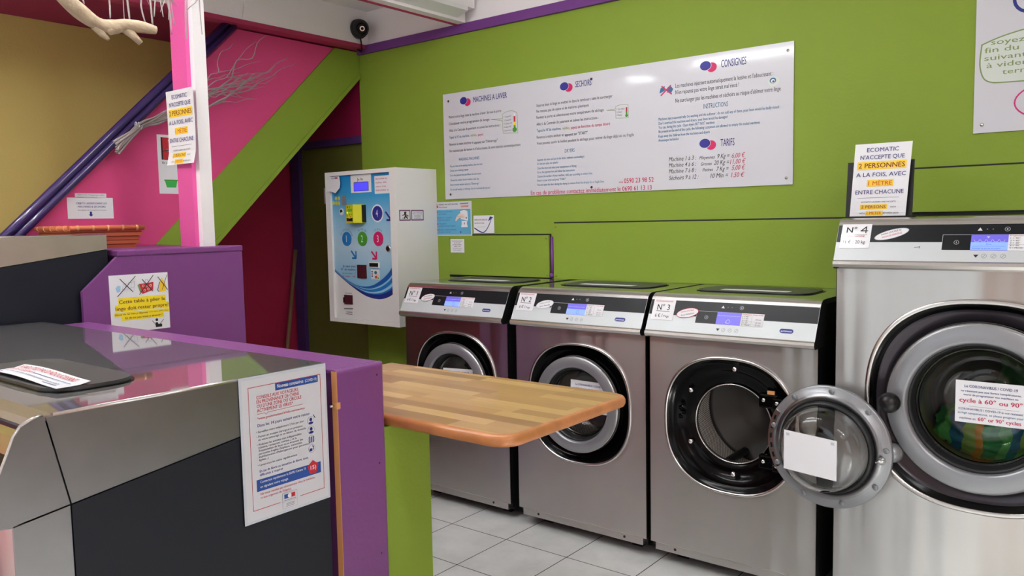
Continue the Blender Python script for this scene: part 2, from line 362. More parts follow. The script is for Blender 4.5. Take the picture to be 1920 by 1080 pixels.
for x, w_ in ((-4.62, .05), (-4.0, .05), (-3.6, .05), (-3.25, .13), (-2.86, .16), (-1.98, .05), (-1.0, .05)): wn.box((x, FY0-.09, 0), (x+w_, FY0-.04, 2.45), 'charcoal_panel' if w_ > .1 else 'white_metal')
for a, b in ((-4.62, -3.95), (-3.6, -.95)):
    for z in (0, 2.05, 2.40): wn.box((a, FY0-.088, z), (b, FY0-.042, z+.05), 'white_metal')
struct('window_1', wn)
struct('trim_1', MB().box((-3.955, WY-.022, 2.487), (FX1, WY, 2.537), 'trim_purple'))
# floor landing above the stairs: white fascia with a pink strip under it, pink-painted band behind
fa = MB(); fa.box((-3.91, FY0, 2.537), (-3.87, WY, CZ), 'white_paint')
struct('trim_2', fa); struct('trim_3', MB().box((-3.955, FY0, 2.513), (-3.868, WY-.023, 2.537), 'red_trim'))
struct('wall_stairwell', MB().box((FX0, -.6, 2.557), (-3.92, WY, 2.60), 'beam_pink'))
# stairs: pink side wall, green stringer, treads behind
def zu(y): return 1.344+(y-2.085)*.969
def zl(y): return 1.347+(y-2.428)*.964
st = MB()
st.prism([(.75, .10), (1.50, 1.42), (2.10, 2.0), (2.62, 2.505), (3.28, 2.505), (1.0, zu(1.0)-.005)], -3.985, -3.96, 'x', 'pink_paint')
struct('wall_stair_side', st)
ss = MB(); ss.prism([(.9, zu(.9)), (3.283, 2.505), (3.478, 2.505), (3.478, zl(3.478)), (1.2, zl(1.2))], -4.0, -3.952, 'x', 'green_paint')
ss.prism([(1.2, zl(1.2)-.012), (1.2, zl(1.2)+.02), (3.478, zl(3.478)+.02), (3.478, zl(3.478)-.012)], -4.02, -3.946, 'x', 'green_paint')
struct('trim_4', ss)
tr = MB()
for i in range(11):
    y = .98+i*.21; z = zl(y+.3)
    tr.box((FX0, y, z-.02), (-4.0, y+.25, z+.02), 'green_paint'); tr.box((FX0, y+.23, z), (-4.0, y+.25, z+.20), 'pink_paint')
struct('stairs_floor', tr)
hr = thing('handrail', 'dark purple glossy double-tube handrail climbing the pink staircase side', 'handrail', (-3.93, 1.3, 1.3))
for o0 in (.0205, .058):
    # lower pipe follows the pink wall's edge, upper pipe lies beside it
    d_ = Vector((0, -.697, .717))*o0; y_ = 2.602-o0*.3
    p0 = Vector((-3.93, 1.08, 1.434+.973*(1.08-1.504)))+d_; p1 = Vector((-3.93, y_, 1.434+.973*(y_-1.504)))+d_
    MB().tube([p0, p0.lerp(p1, .33), p0.lerp(p1, .66), p1], .0195, 'gloss_purple', 18).build('rail', hr, world=True)
struct('trim_5', MB().box((-4.6, WY-.01, 1.945), (-3.962, WY+.03, 1.99), 'dark_purple').box((-4.69, WY-.01, 0), (-4.60, WY+.03, 1.99), 'dark_purple'))
# ceiling housing with a red strip along its edge
hs = MB(); hs.prism([(-3.095, 2.536), (-3.04, 2.536), (-3.04, 2.60), (-2.97, 2.60), (-2.97, CZ), (-3.095, CZ)], .9, WY-.023, 'y', 'white_paint')
hs.prism([(-3.037, 2.551), (-2.96, 2.575), (-2.96, 2.60), (-3.037, 2.60)], .9, WY-.09, 'y', 'white_metal')
struct('trim_6', hs); struct('trim_7', MB().box((-3.11, .9, 2.53), (-3.094, WY-.023, 2.562), 'red_trim'))
cp = MB().tube([(-2.935, .9, 2.655), (-2.935, 3.30, 2.655)], .022, 'white_enamel', 16, cap=False); cp.disc(.0205, 3.298, 'black_matte', (-2.935, 2.655), 20)
tag(cp.build('conduit_pipe'), 'white ceiling pipe with an open black end beside the boxed housing', 'pipe')
# posts on the counter
pp = MB().box((-3.356, 1.888, 1.34), (-3.238, 1.906, 2.505), 'post_pink'); struct('trim_8', pp)
struct('trim_9', MB().box((-3.262, 1.9065, 1.34), (-3.208, 1.963, CZ), 'white_paint').box((-3.356, 1.889, 2.505), (-3.262, 1.906, CZ), 'post_pink'))

# ceiling lamps
def ceiling_light(x, y, L, label):
    t = thing('ceiling_light', label, 'lamp', (x, y, CZ), 'fluorescent ceiling lights')
    MB().bbox((-L/2, -.06, -.045), (L/2, .06, 0), 'white_metal').build('housing', t)
    for s in (-.03, .03): MB().tube([(-L/2+.03, s, -.062), (L/2-.03, s, -.062)], .014, 'tube_light', 12).build('tube', t)
ceiling_light(-2.0, 1.85, 1.5, 'twin-tube ceiling light above the gap before the washers')
ceiling_light(-2.7, .75, 1.5, 'twin-tube ceiling light above the low island machines')
ceiling_light(-3.5, .42, .62, 'short twin-tube ceiling light beside the white fascia above the stairs')
ceiling_light(.9, 1.0, 1.5, 'twin-tube ceiling light over the free floor on the right')
ceiling_light(1.3, -1.1, 1.25, 'twin-tube ceiling light nearest the shop window')

# ------------------------------------------------------------------ washing machines
def rect_ring(hw, z0, z1, cz, N, sem, ex):
    """front sheet between its rectangle and a rounded opening"""
    angs = [2*PI*t/N for t in range(N)]+[math.atan2(z-cz, x) % (2*PI) for x in (-hw, hw) for z in (z0, z1)]
    angs = sorted(set(round(a, 6) for a in angs)); inn, out = [], []
    for a in angs:
        ca, sa = math.cos(a), math.sin(a); q = (abs(ca)**ex+abs(sa)**ex)**(-1/ex)*sem; inn.append((q*ca, cz+q*sa))
        k = min((hw/abs(ca)) if abs(ca) > 1e-9 else 1e9, ((z1-cz)/sa) if sa > 1e-9 else 1e9, ((z0-cz)/sa) if sa < -1e-9 else 1e9); out.append((k*ca, cz+k*sa))
    return inn, out
CACHE = {}
def cached(key, fn, name, parent, loc=(0,0,0)):
    """same part on a machine of the same size: share the mesh"""
    if key in CACHE:
        o = CACHE[key].copy(); o.name = name; COL.objects.link(o); o.parent = parent; o.location = loc; return o
    o = fn().build(name, parent, loc=loc); CACHE[key] = o; return o

def washer(label, x, W, H, D, cz, k, front=2.93, group=None, door_angle=0, side='black_matte', band_side=False, drum=True, name='washing_machine'):
    t = thing(name, label, 'washing machine', (x, front, 0), group); h = W/2; key = (W, H, D, side)
    zp = H-.143; ztop = zp-.03
    def front_sheet():
        mb = MB(); inn, out = rect_ring(h, .085, ztop, cz, 64, .266*k, 2.42); n = len(inn)
        mb.add([(p[0], 0, p[1]) for p in inn]+[(p[0], 0, p[1]) for p in out], [(i, (i+1) % n, n+(i+1) % n, n+i) for i in range(n)], 'stainless')
        for a, b in (((-h, 0, .085), (-h+.002, .018, ztop)), ((h-.002, 0, .085), (h, .018, ztop)), ((-h, 0, .083), (h, .018, .085))): mb.box(a, b, 'satin_metal')
        return mb
    cached(key+('front',), front_sheet, 'front_panel', t)
    def kick():
        mb = MB(); mb.box((-h+.02, .006, .05), (h-.02, .02, .083), 'stainless')
        for s in (-1, 1): mb.lathe([(.006, .0035), (.006, .006)], 'satin_metal', (s*(h-.11), .068), 12).disc(.006, .0034, 'black_matte', (s*(h-.11), .068), 12)
        return mb
    cached(key+('kick',), kick, 'kick_plate', t)
    def cab():
        mb = MB(); pr = [(.019, .06), (D, .06), (D, H-.02), (.09, H-.02), (.09, zp-.032), (.019, zp-.032)]
        mb.prism(pr, -h+.003, -h+.02, 'x', side); mb.prism(pr, h-.02, h-.003, 'x', side); mb.box((-h+.02, D-.015, .06), (h-.02, D, H-.02), side)
        mb.box((-h+.02, .02, .055), (h-.02, D-.015, .07), side); return mb
    cached(key+('cab',), cab, 'side_panels', t)
    def feet():
        mb = MB(); mb.box((-h+.03, .07, .028), (h-.03, D-.03, .055), 'black_matte')
        for sx in (-1, 1):
            for y in (.12, D-.1): mb.box((sx*(h-.1)-.025, y-.025, 0), (sx*(h-.1)+.025, y+.025, .03), 'black_matte')
        return mb
    cached(key+('feet',), feet, 'base', t)
    def top():
        mb = MB(); mb.box((-h+.002, .085, H-.02), (h-.002, D, H), 'stainless_top'); return mb
    cached(key+('top',), top, 'top_plate', t)
    # control panel: lip bar, sloping face, rounded top edge
    def panel():
        pr = [(.018, zp-.03), (-.03, zp-.03), (-.042, zp-.024), (-.047, zp-.014), (-.044, zp-.004), (-.037, zp), (.022, zp+.118), (.03, H-.014), (.042, H-.005), (.058, H), (.0845, H), (.0845, zp-.03)]
        mb = MB(); sm = {i: 'satin_metal' for i in range(12)}; sm[5] = 'panel_silver'; sm[10] = sm[11] = 'black_matte'
        mb.prism(pr, -h, h, 'x', 'satin_metal', cap='black_matte', mats=sm); return mb
    cp_ = cached(key+('panel',), panel, 'control_panel', t)
    # trim ring and dark dish round the door
    def bez():
        mb = MB()
        mb.lathe([(.273*k, 0.0), (.2725*k, -.006), (.268*k, -.009), (.262*k, -.008), (.260*k, -.002)], 'satin_metal', (0, cz), 96, exps=[2.42]*5)
        return mb
    cached(key+('bez',), bez, 'trim_ring', t)
    def dish():
        pr = [(.261*k, -.004), (.252*k, .003), (.246*k, .012), (.238*k, .017), (.222*k, .019), (.214*k, .03), (.19*k, .042), (.172*k, .044), (.166*k, .05), (.158*k, .052)]
        mm = {i: 'black_gloss' for i in range(9)}
        if k > 1.1: mm[3] = mm[4] = mm[2] = 'bezel_grey'
        return MB().lathe(pr, 'black_gloss', (0, cz), 96, mats=mm, exps=[2.42, 2.4, 2.36, 2.3, 2.2, 2.1, 2, 2, 2, 2])
    cached(key+('dish',), dish, 'door_surround', t)
    def rim(): return MB().lathe([(.158*k, .05), (.160*k, .046), (.157*k, .043), (.154*k, .047), (.154*k, .062)], 'satin_metal', (0, cz), 72)
    cached(key+('rim',), rim, 'drum_rim', t)
    if drum:
        R_ = .225*k; dd = min(.36, D-.06)
        o = cached(key+('drum', drum), lambda: MB().lathe([(.1545*k, .0), (R_, .006), (R_, .012)], 'stainless_side', (0, 0), 72).lathe([(R_, .012), (R_, dd-.10)], 'drum_perforated', (0, 0), 72).lathe([(R_, dd-.10), (R_-.006, dd-.095), (R_-.012, dd-.085), (.10*k, dd-.075), (.095*k, dd-.068), (0.001, dd-.06)], 'drum_back', (0, 0), 72), 'drum', t, (0, .058, cz))
        if drum == 'open':
            for a in (PI*1.40, PI*.07, PI*.74):
                cx, cz_ = (R_-.032)*math.cos(a), (R_-.032)*math.sin(a)
                MB().tube([(cx, .03, cz_), (cx, .05, cz_), (cx, dd-.10, cz_)], [.012, .017, .017], 'stainless_side', 16).build('drum_lifter', o)
            MB().ball((.075, dd-.085, .065), .042, 'satin_metal', sc=(1, .35, 1)).build('hub_boss', o)
    # door, built about its hinge on the right
    hx, hy = .200*k, -.03*k
    def ring():
        pr = [(.163, -.018), (.168, -.0255), (.174, -.0272), (.208, -.0245), (.2135, -.0215), (.2175, -.014), (.2175, -.003), (.213, 0.0), (.187, .001), (.1845, .006), (.164, .008), (.163, .004)]
        return MB().lathe([(r*k, (y)*k-hy) for r, y in pr], 'silver_plastic', (-hx, 0), 96, closed=True, mats={4: 'satin_metal', 7: 'silver_plastic', 8: 'stainless_side', 9: 'stainless_side'})
    d = cached(key+('door',), ring, 'door', t, (hx, hy, cz)); d.rotation_euler.z = math.radians(door_angle)
    def gasket(): return MB().lathe([((r)*k, y*k-hy) for r, y in ((.1635, -.016), (.156, -.004), (.150, .012), (.148, .026), (.158, .030), (.1635, .012))], 'rubber', (-hx, 0), 72, closed=True)
    cached(key+('gasket',), gasket, 'gasket', d)
    def glass():
        o_ = [(.150, .013), (.149, .03), (.144, .065), (.135, .092), (.118, .110), (.09, .117), (.001, .119)]
        i_ = [(.001, .114), (.088, .112), (.114, .105), (.130, .088), (.139, .063), (.144, .03), (.145, .013)]
        return MB().lathe([(r*k, y*k-hy) for r, y in o_+i_], 'glass', (-hx, 0), 64, closed=True)
    cached(key+('glass',), glass, 'door_glass', d)
    def knob():
        mb = MB(); c = (-.197*k-hx, -.024*k-hy-.012, .0)
        mb.tube([(c[0], c[1]+.03, 0), (c[0], c[1]-.012, 0)], .012, 'black_matte', 12); mb.ball((c[0], c[1]-.032, 0), .0345, 'silver_plastic' if door_angle else 'knob_black'); return mb
    cached(key+('knob', bool(door_angle)), knob, 'door_knob', d)
    if door_angle:
        for j in range(9):
            a = 2*PI*(j+.35)/9; b = MB().lathe([(.0095, .0), (.0095, .003), (.0075, .0045), (.001, .0045)], 'silver_plastic', (0, 0), 16)
            b.build('door_screw', d, loc=(-hx+.2*math.cos(a), -hy+.0005, .2*math.sin(a)))
        b = MB().tube([(0, 0, 0), (0, .03, 0)], .008, 'chrome', 14).tube([(0, .014, 0), (0, .02, 0)], .013, 'chrome', 14).tube([(-.012, .026, .004), (.016, .03, -.003)], .005, 'chrome', 10)
        b.build('latch_pin', d, loc=(-hx-.19, -hy, -.012))
    return t, cp_, d

def face_frame(H):
    """origin at the left foot of the sloping control face; u to the right, v up the slope"""
    zp = H-.143; return flat((0, -.037, zp), (1, 0, 0), (0, .059, .118))
def part_print(name, parent, frame, fn, label=None):
    mb = MB(frame); fn(mb); o = mb.build(name, parent)
    if label: o['label'] = label
    return o
def controls(t, cp_, W, H, number, price, oval, oval_lines, glare=False, wide=False):
    f0 = face_frame(H); h = W/2; f = lambda u, v, n: f0(u-h, v, n)
    x0, x1, x2, x3 = (.333, .415, .517, .612) if wide else (.21, .296, .394, .482)
    vb, vt = (.040, .094) if wide else (.042, .092)
    def band(m):
        m.rect(.001, .068, W-.001, .1315, 'black_band', .0006); m.rect(x0, vb, x1, vt, 'black_band', .0008); m.line([(x0, vb), (x0, vt), (x3, vt)], .0012, 'light_grey', .001)
        m.poly([(x2-.087, .108), (x2-.073, .108), (x2-.080, .119)], 'white_metal', .001); m.poly([(x2-.092, .0245), (x2-.077, .0245), (x2-.0845, .0145)], 'black_ink', .001)
        m.ell(x2-.005, .113, .0075, .0075, 'light_grey', .001); m.ell(x2-.005, .113, .0063, .0063, 'black_band', .0012); m.ell(x2-.005, .113, .0025, .0025, 'light_grey', .0014)
        for q in (.25, .45): m.ell(x2-.080+q*.08, .113, .002, .002, 'grey_ink', .001)
        for j in range(3): m.ell(x2-.062+j*.026, .02, .0075, .0075, 'grey_ink', .001); m.ell(x2-.062+j*.026, .02, .0064, .0064, 'panel_silver', .0012); m.line([(x2-.065+j*.026, .017), (x2-.059+j*.026, .023)], .0015, 'grey_ink', .0014)
        m.ell((x0+x1)/2, (vb+vt)/2, .0075, .0075, 'light_grey', .001); m.ell((x0+x1)/2, (vb+vt)/2, .0063, .0063, 'black_band', .0012); m.rect((x0+x1)/2-.001, (vb+vt)/2-.003, (x0+x1)/2+.001, (vb+vt)/2+.003, 'light_grey', .0014)
    part_print('control_strip', t, f, band)
    def screen(m):
        m.sheet(x2-x1, vt-vb, .0012, 'screen_violet')
        if number == '3':
            m.text('Please load and close the door', (x2-x1)/2, (vt-vb)*.68, .0035, 'soft_white', (x2-x1)*.9, 'c', n=.0008); m.line([(.04, .012), (.04, .006), (.05, .006)], .001, 'soft_white'); m.ell(.049, .0125, .008, .008, 'soft_white', .0006); m.ell(.049, .0125, .0068, .0068, 'screen_violet', .0008)
        else:
            m.rect(0, 0, x2-x1, (vt-vb)*.5, 'screen_blue', .0004)
            if wide:
                for j in range(5): m.line([(.008+j*.0175, .036), (.012+j*.0175, .029), (.021+j*.0175, .029), (.0235+j*.0175, .036)], .001, 'soft_white', .0006)
                m.poly([(.043, .047), (.052, .047), (.0475, .041)], 'soft_white', .0006); m.text('30 min', .05, .018, .0045, 'deep_blue', align='c'); m.line([(.006, .013), (.095, .013)], .0008, 'deep_blue'); m.text('Fermer la porte et payer', .006, .004, .004, 'deep_blue', .078)
            else:
                m.text('Choisir le programme et payer', (x2-x1)/2, (vt-vb)*.68, .0035, 'soft_white', (x2-x1)*.9, 'c'); m.ell((x2-x1)/2+.01, .0115, .008, .008, 'deep_blue', .0006); m.ell((x2-x1)/2+.01, .0115, .0068, .0068, 'screen_blue', .0008)
    part_print('display', t, lambda u, v, n: f(x1+u, vb+v, n+.0018), screen, 'lit blue display')
    def table(m):
        w_, hh = x3-x2, vt-vb+.001
        m.sheet(w_, hh, .0006, 'paper'); m.text('Programme', .003, hh-.0065, .0042, 'red_ink', w_*.42, bold=True); m.text('Temps lavage', w_*.5, hh-.0065, .0042, 'red_ink', w_*.47, bold=True)
        for j, s in enumerate(('1 = 90°', '2 = 60°', '3 = 40°', '4 = 30°', '5 = FROID')): m.text(s, .005, hh-.0155-j*.0083, .0048, 'black_ink', w_*(.28 if j < 4 else .38))
        for s, v in (('60 min', .5), ('45 min', .24), ('35 min', .06)): m.text(s, w_*.66, hh*v, .0045, 'black_ink', w_*.24)
        m.line([(w_*.48, .002), (w_*.48, hh-.009)], .0005, 'grey_ink'); m.line([(.002, hh*.36), (w_-.002, hh*.36)], .0005, 'grey_ink'); m.line([(.002, hh*.18), (w_-.002, hh*.18)], .0005, 'grey_ink')
    part_print('programme_card', t, lambda u, v, n: f(x2+u, vb-.001+v, n+.002), table)
    def num(m):
        w_, hh = .097, .086 if not wide else .091
        m.sheet(w_, hh, .0006, 'laminated')
        if wide:
            m.text('N°', .016, .058, .021, 'black_ink', .034, bold=True); m.line([(.080, .058), (.080, .080), (.064, .065), (.085, .065)], .0036, 'black_ink', .0008); m.line([(.012, .051), (.085, .051)], .001, 'black_ink'); m.text('SUPER MACHINE', .02, .042, .0055, 'red_ink', .058, bold=True); m.text('11 € / 20 kg', .010, .017, .012, 'black_ink', .072)
        else:
            m.text('MOYENNE MACHINE', .009, hh-.009, .0052, 'red_ink', .076, bold=True); m.text('N° '+number, .048, .042, .024, 'black_ink', .056, 'c', bold=True); m.line([(.019, .037), (.077, .037)], .0018, 'black_ink'); m.text('6 € /', .017, .011, .014, 'black_ink', .034, bold=True); m.text('9 kgs', .055, .011, .0095, 'black_ink', .024, bold=True)
    part_print('number_card', t, lambda u, v, n: f(.014+u, .0445+v, n+.0022), num)
    def ov(m):
        a, b, r = (.055, .0165, .30) if wide else (.047, .020, .22)
        m.ell(0, 0, a, b, 'red_ink' if oval == 'red' else 'black_ink' if oval == 'dark' else 'light_grey', .0004, 40, r); m.ell(0, 0, a-.0022, b-.002, 'paper', .0007, 40, r)
        for j, (s, c) in enumerate(oval_lines):
            q = b*.28-j*b*.72; m.text(s, -a*.58*math.cos(r)-q*math.sin(r), -a*.58*math.sin(r)+q*math.cos(r), .0064, c, a*1.16, bold=True, rot=r)
    part_print('oval_sticker', t, lambda u, v, n: f((.177 if wide else .171)+u, (.097 if wide else .080)+v, n+.002), ov)
    if not wide:
        def badge(m):
            N = 10; R_ = .0085; c = [(.017+R_*math.cos(a), R_*math.sin(a)) for a in [(-PI/2+PI*j/N) for j in range(N+1)]]+[(-.017+R_*math.cos(a), R_*math.sin(a)) for a in [(PI/2+PI*j/N) for j in range(N+1)]]
            m.poly(c, 'dark_blue', .0008); m.text('primus', 0, -.0035, .0072, 'soft_white', .040, 'c', bold=True, n=.0012)
        part_print('maker_badge', t, lambda u, v, n: f(.573+u, .033+v, n), badge)
def lid(t, x0, x1, y0, y1, z, th=.009):
    cx, cy, a, b, r = (x0+x1)/2, (y0+y1)/2, (x1-x0)/2, (y1-y0)/2, .07
    pts = []
    for qx, qy, s in ((1, 1, 0), (-1, 1, 1), (-1, -1, 2), (1, -1, 3)):
        for j in range(9): an = PI/2*(s+j/8); pts.append((cx+qx*(a-r)+r*math.cos(an), cy+qy*(b-r)+r*math.sin(an)))
    mb = MB(); mb.prism([(cx+(p[0]-cx)*1.03, cy+(p[1]-cy)*1.03) for p in pts], z, z+.002, 'z', 'black_gloss'); mb.prism([(cx+(p[0]-cx)*.99, cy+(p[1]-cy)*.99) for p in pts], z+.002, z+th, 'z', 'lid_grey')
    return mb.build('soap_lid', t)

WM = 'medium washing machines along the green wall'
m1, c1, d1 = washer('steel washer under the white payment box, its card reading N° 1', -2.70, .68, 1.125, .525, .62, 1.0, group=WM)
m2, c2, d2 = washer('steel washer with its door shut behind the end of the wooden table, card N° 2', -1.968, .68, 1.125, .525, .62, 1.0, group=WM)
m3, c3, d3 = washer('steel washer whose round door stands wide open, empty perforated drum showing', -1.268, .68, 1.125, .525, .62, 1.0, group=WM, door_angle=176, drum='open')
m4, c4, d4 = washer('tall large steel washer N° 4 at right with green striped laundry behind its glass', -.416, .904, 1.418, .53, .803, 1.285)
controls(m1, c1, .68, 1.125, '1', '', 'dark', (('Lessive LOCALE', 'black_ink'), ('SAVON MARSEILLE', 'crimson_ink')))
controls(m2, c2, .68, 1.125, '2', '', 'grey', (('Lessive LOCALE', 'sage_ink'), ('Savon Marseille', 'ink')))
controls(m3, c3, .68, 1.125, '3', '', 'red', (('Lessive LOCALE', 'red_ink'), ('Savon MARSEILLE', 'ink')))
controls(m4, c4, .904, 1.418, '4', '', 'grey', (('Lessive LOCALE au', 'black_ink'), ('SAVON DE MARSEILLE', 'crimson_ink')), wide=True)
part_print('pen_mark', m4, lambda u, v, n: face_frame(1.418)(u-.452+.252, .044+v, n), lambda m: m.line([(0, .004), (.006, .006), (.012, .006), (.016, .008), (.015, .002)], .0016, 'black_ink'))
for m_ in (m1, m2, m3):
    o = lid(m_, -.24, .24, .19, .44, 1.125, .005)
    def lp(mb): mb.sheet(.28, .05, .0005, 'paper')
    part_print('lid_paper', m_, flat((-.13, .22, 1.1315), (1, 0, 0), (0, 1, 0)), lp)
# fittings of the open machine
for a, b in ((.02, .225), (-.163, .122), (-.165, -.088), (.015, -.192)):
    r = math.hypot(a, b)/.222; MB().lathe([(.0105, .003), (.0105, -.004), (.008, -.008), (.001, -.009)], 'chrome', (0, 0), 14).build('surround_bolt', m3, loc=(a, .0165, .62+b))
for sz in (1, -1):
    mb = MB(); mb.bbox((.120, .0, sz*.118-.028), (.196, .03, sz*.118+.028), 'black_gloss', .008); mb.bbox((.185, -.034, sz*.118-.022), (.232, .012, sz*.118+.022), 'black_gloss', .006)
    for q, rr in ((.142, 0), (.205, 1)): mb.lathe([(.008, -.004 if not rr else -.038), (.006, -.008 if not rr else -.042), (.001, -.008 if not rr else -.042)], 'chrome', (q, sz*.118+.004), 12)
    mb.build('hinge', m3, loc=(0, 0, .62))
MB().box((.155, -.0, .145), (.182, .006, .158), 'raw_wood').build('door_switch', m3, loc=(0, 0, .62))
mb = MB()
for j in range(4): mb.bbox((-.215+.012*(j % 2), .010, -.01+.018*j), (-.200+.012*(j % 2), .022, .002+.018*j), 'black_gloss', .003)
mb.build('door_catch', m3, loc=(0, 0, .63))
mb = MB(); A = [(math.radians(150+k*60/12)) for k in range(13)]
for i in range(12):
    for r0, r1, mt, n in ((.196, .2165, 'satin_metal', .002), (.201, .208, 'black_band', .0035)):
        if mt == 'black_band' and i % 2: continue
        q = [(-.2-0*r0+r*math.cos(a-PI), r*math.sin(a-PI)) for r, a in ((r0, A[i]), (r1, A[i]), (r1, A[i+1]), (r0, A[i+1]))]
        mb.prism(q, .03, .03+n, 'y', mt)
mb.build('hinge_strip', d3)
# laundry in the big washer
bm = bmesh.new(); bmesh.ops.create_icosphere(bm, subdivisions=5, radius=1); random.seed(4)
from mathutils import noise
for v in bm.verts:
    p = v.co.copy(); v.co = Vector((p.x*.20, p.y*.10, p.z*.105))*(1+.22*noise.noise(p*2.3)+.08*noise.noise(p*6))
tw = MB().from_bm(bm, 'striped_towel', True).build('laundry', loc=(-.40, 3.235, .665)); tag(tw, 'green striped towel heaped behind the glass of the tall washer', 'laundry')
bm = bmesh.new(); bmesh.ops.create_icosphere(bm, subdivisions=5, radius=1)
for v in bm.verts:
    p = v.co.copy(); v.co = Vector((p.x*.10, p.y*.05, p.z*.13))*(1+.25*noise.noise(p*2.6+Vector((3,1,2)))+.1*noise.noise(p*7))
tw = MB().from_bm(bm, 'green_towel', True).build('laundry', loc=(-.30, 3.26, .90)); tag(tw, 'dark green towel crumpled at the upper right in the tall washer', 'laundry')
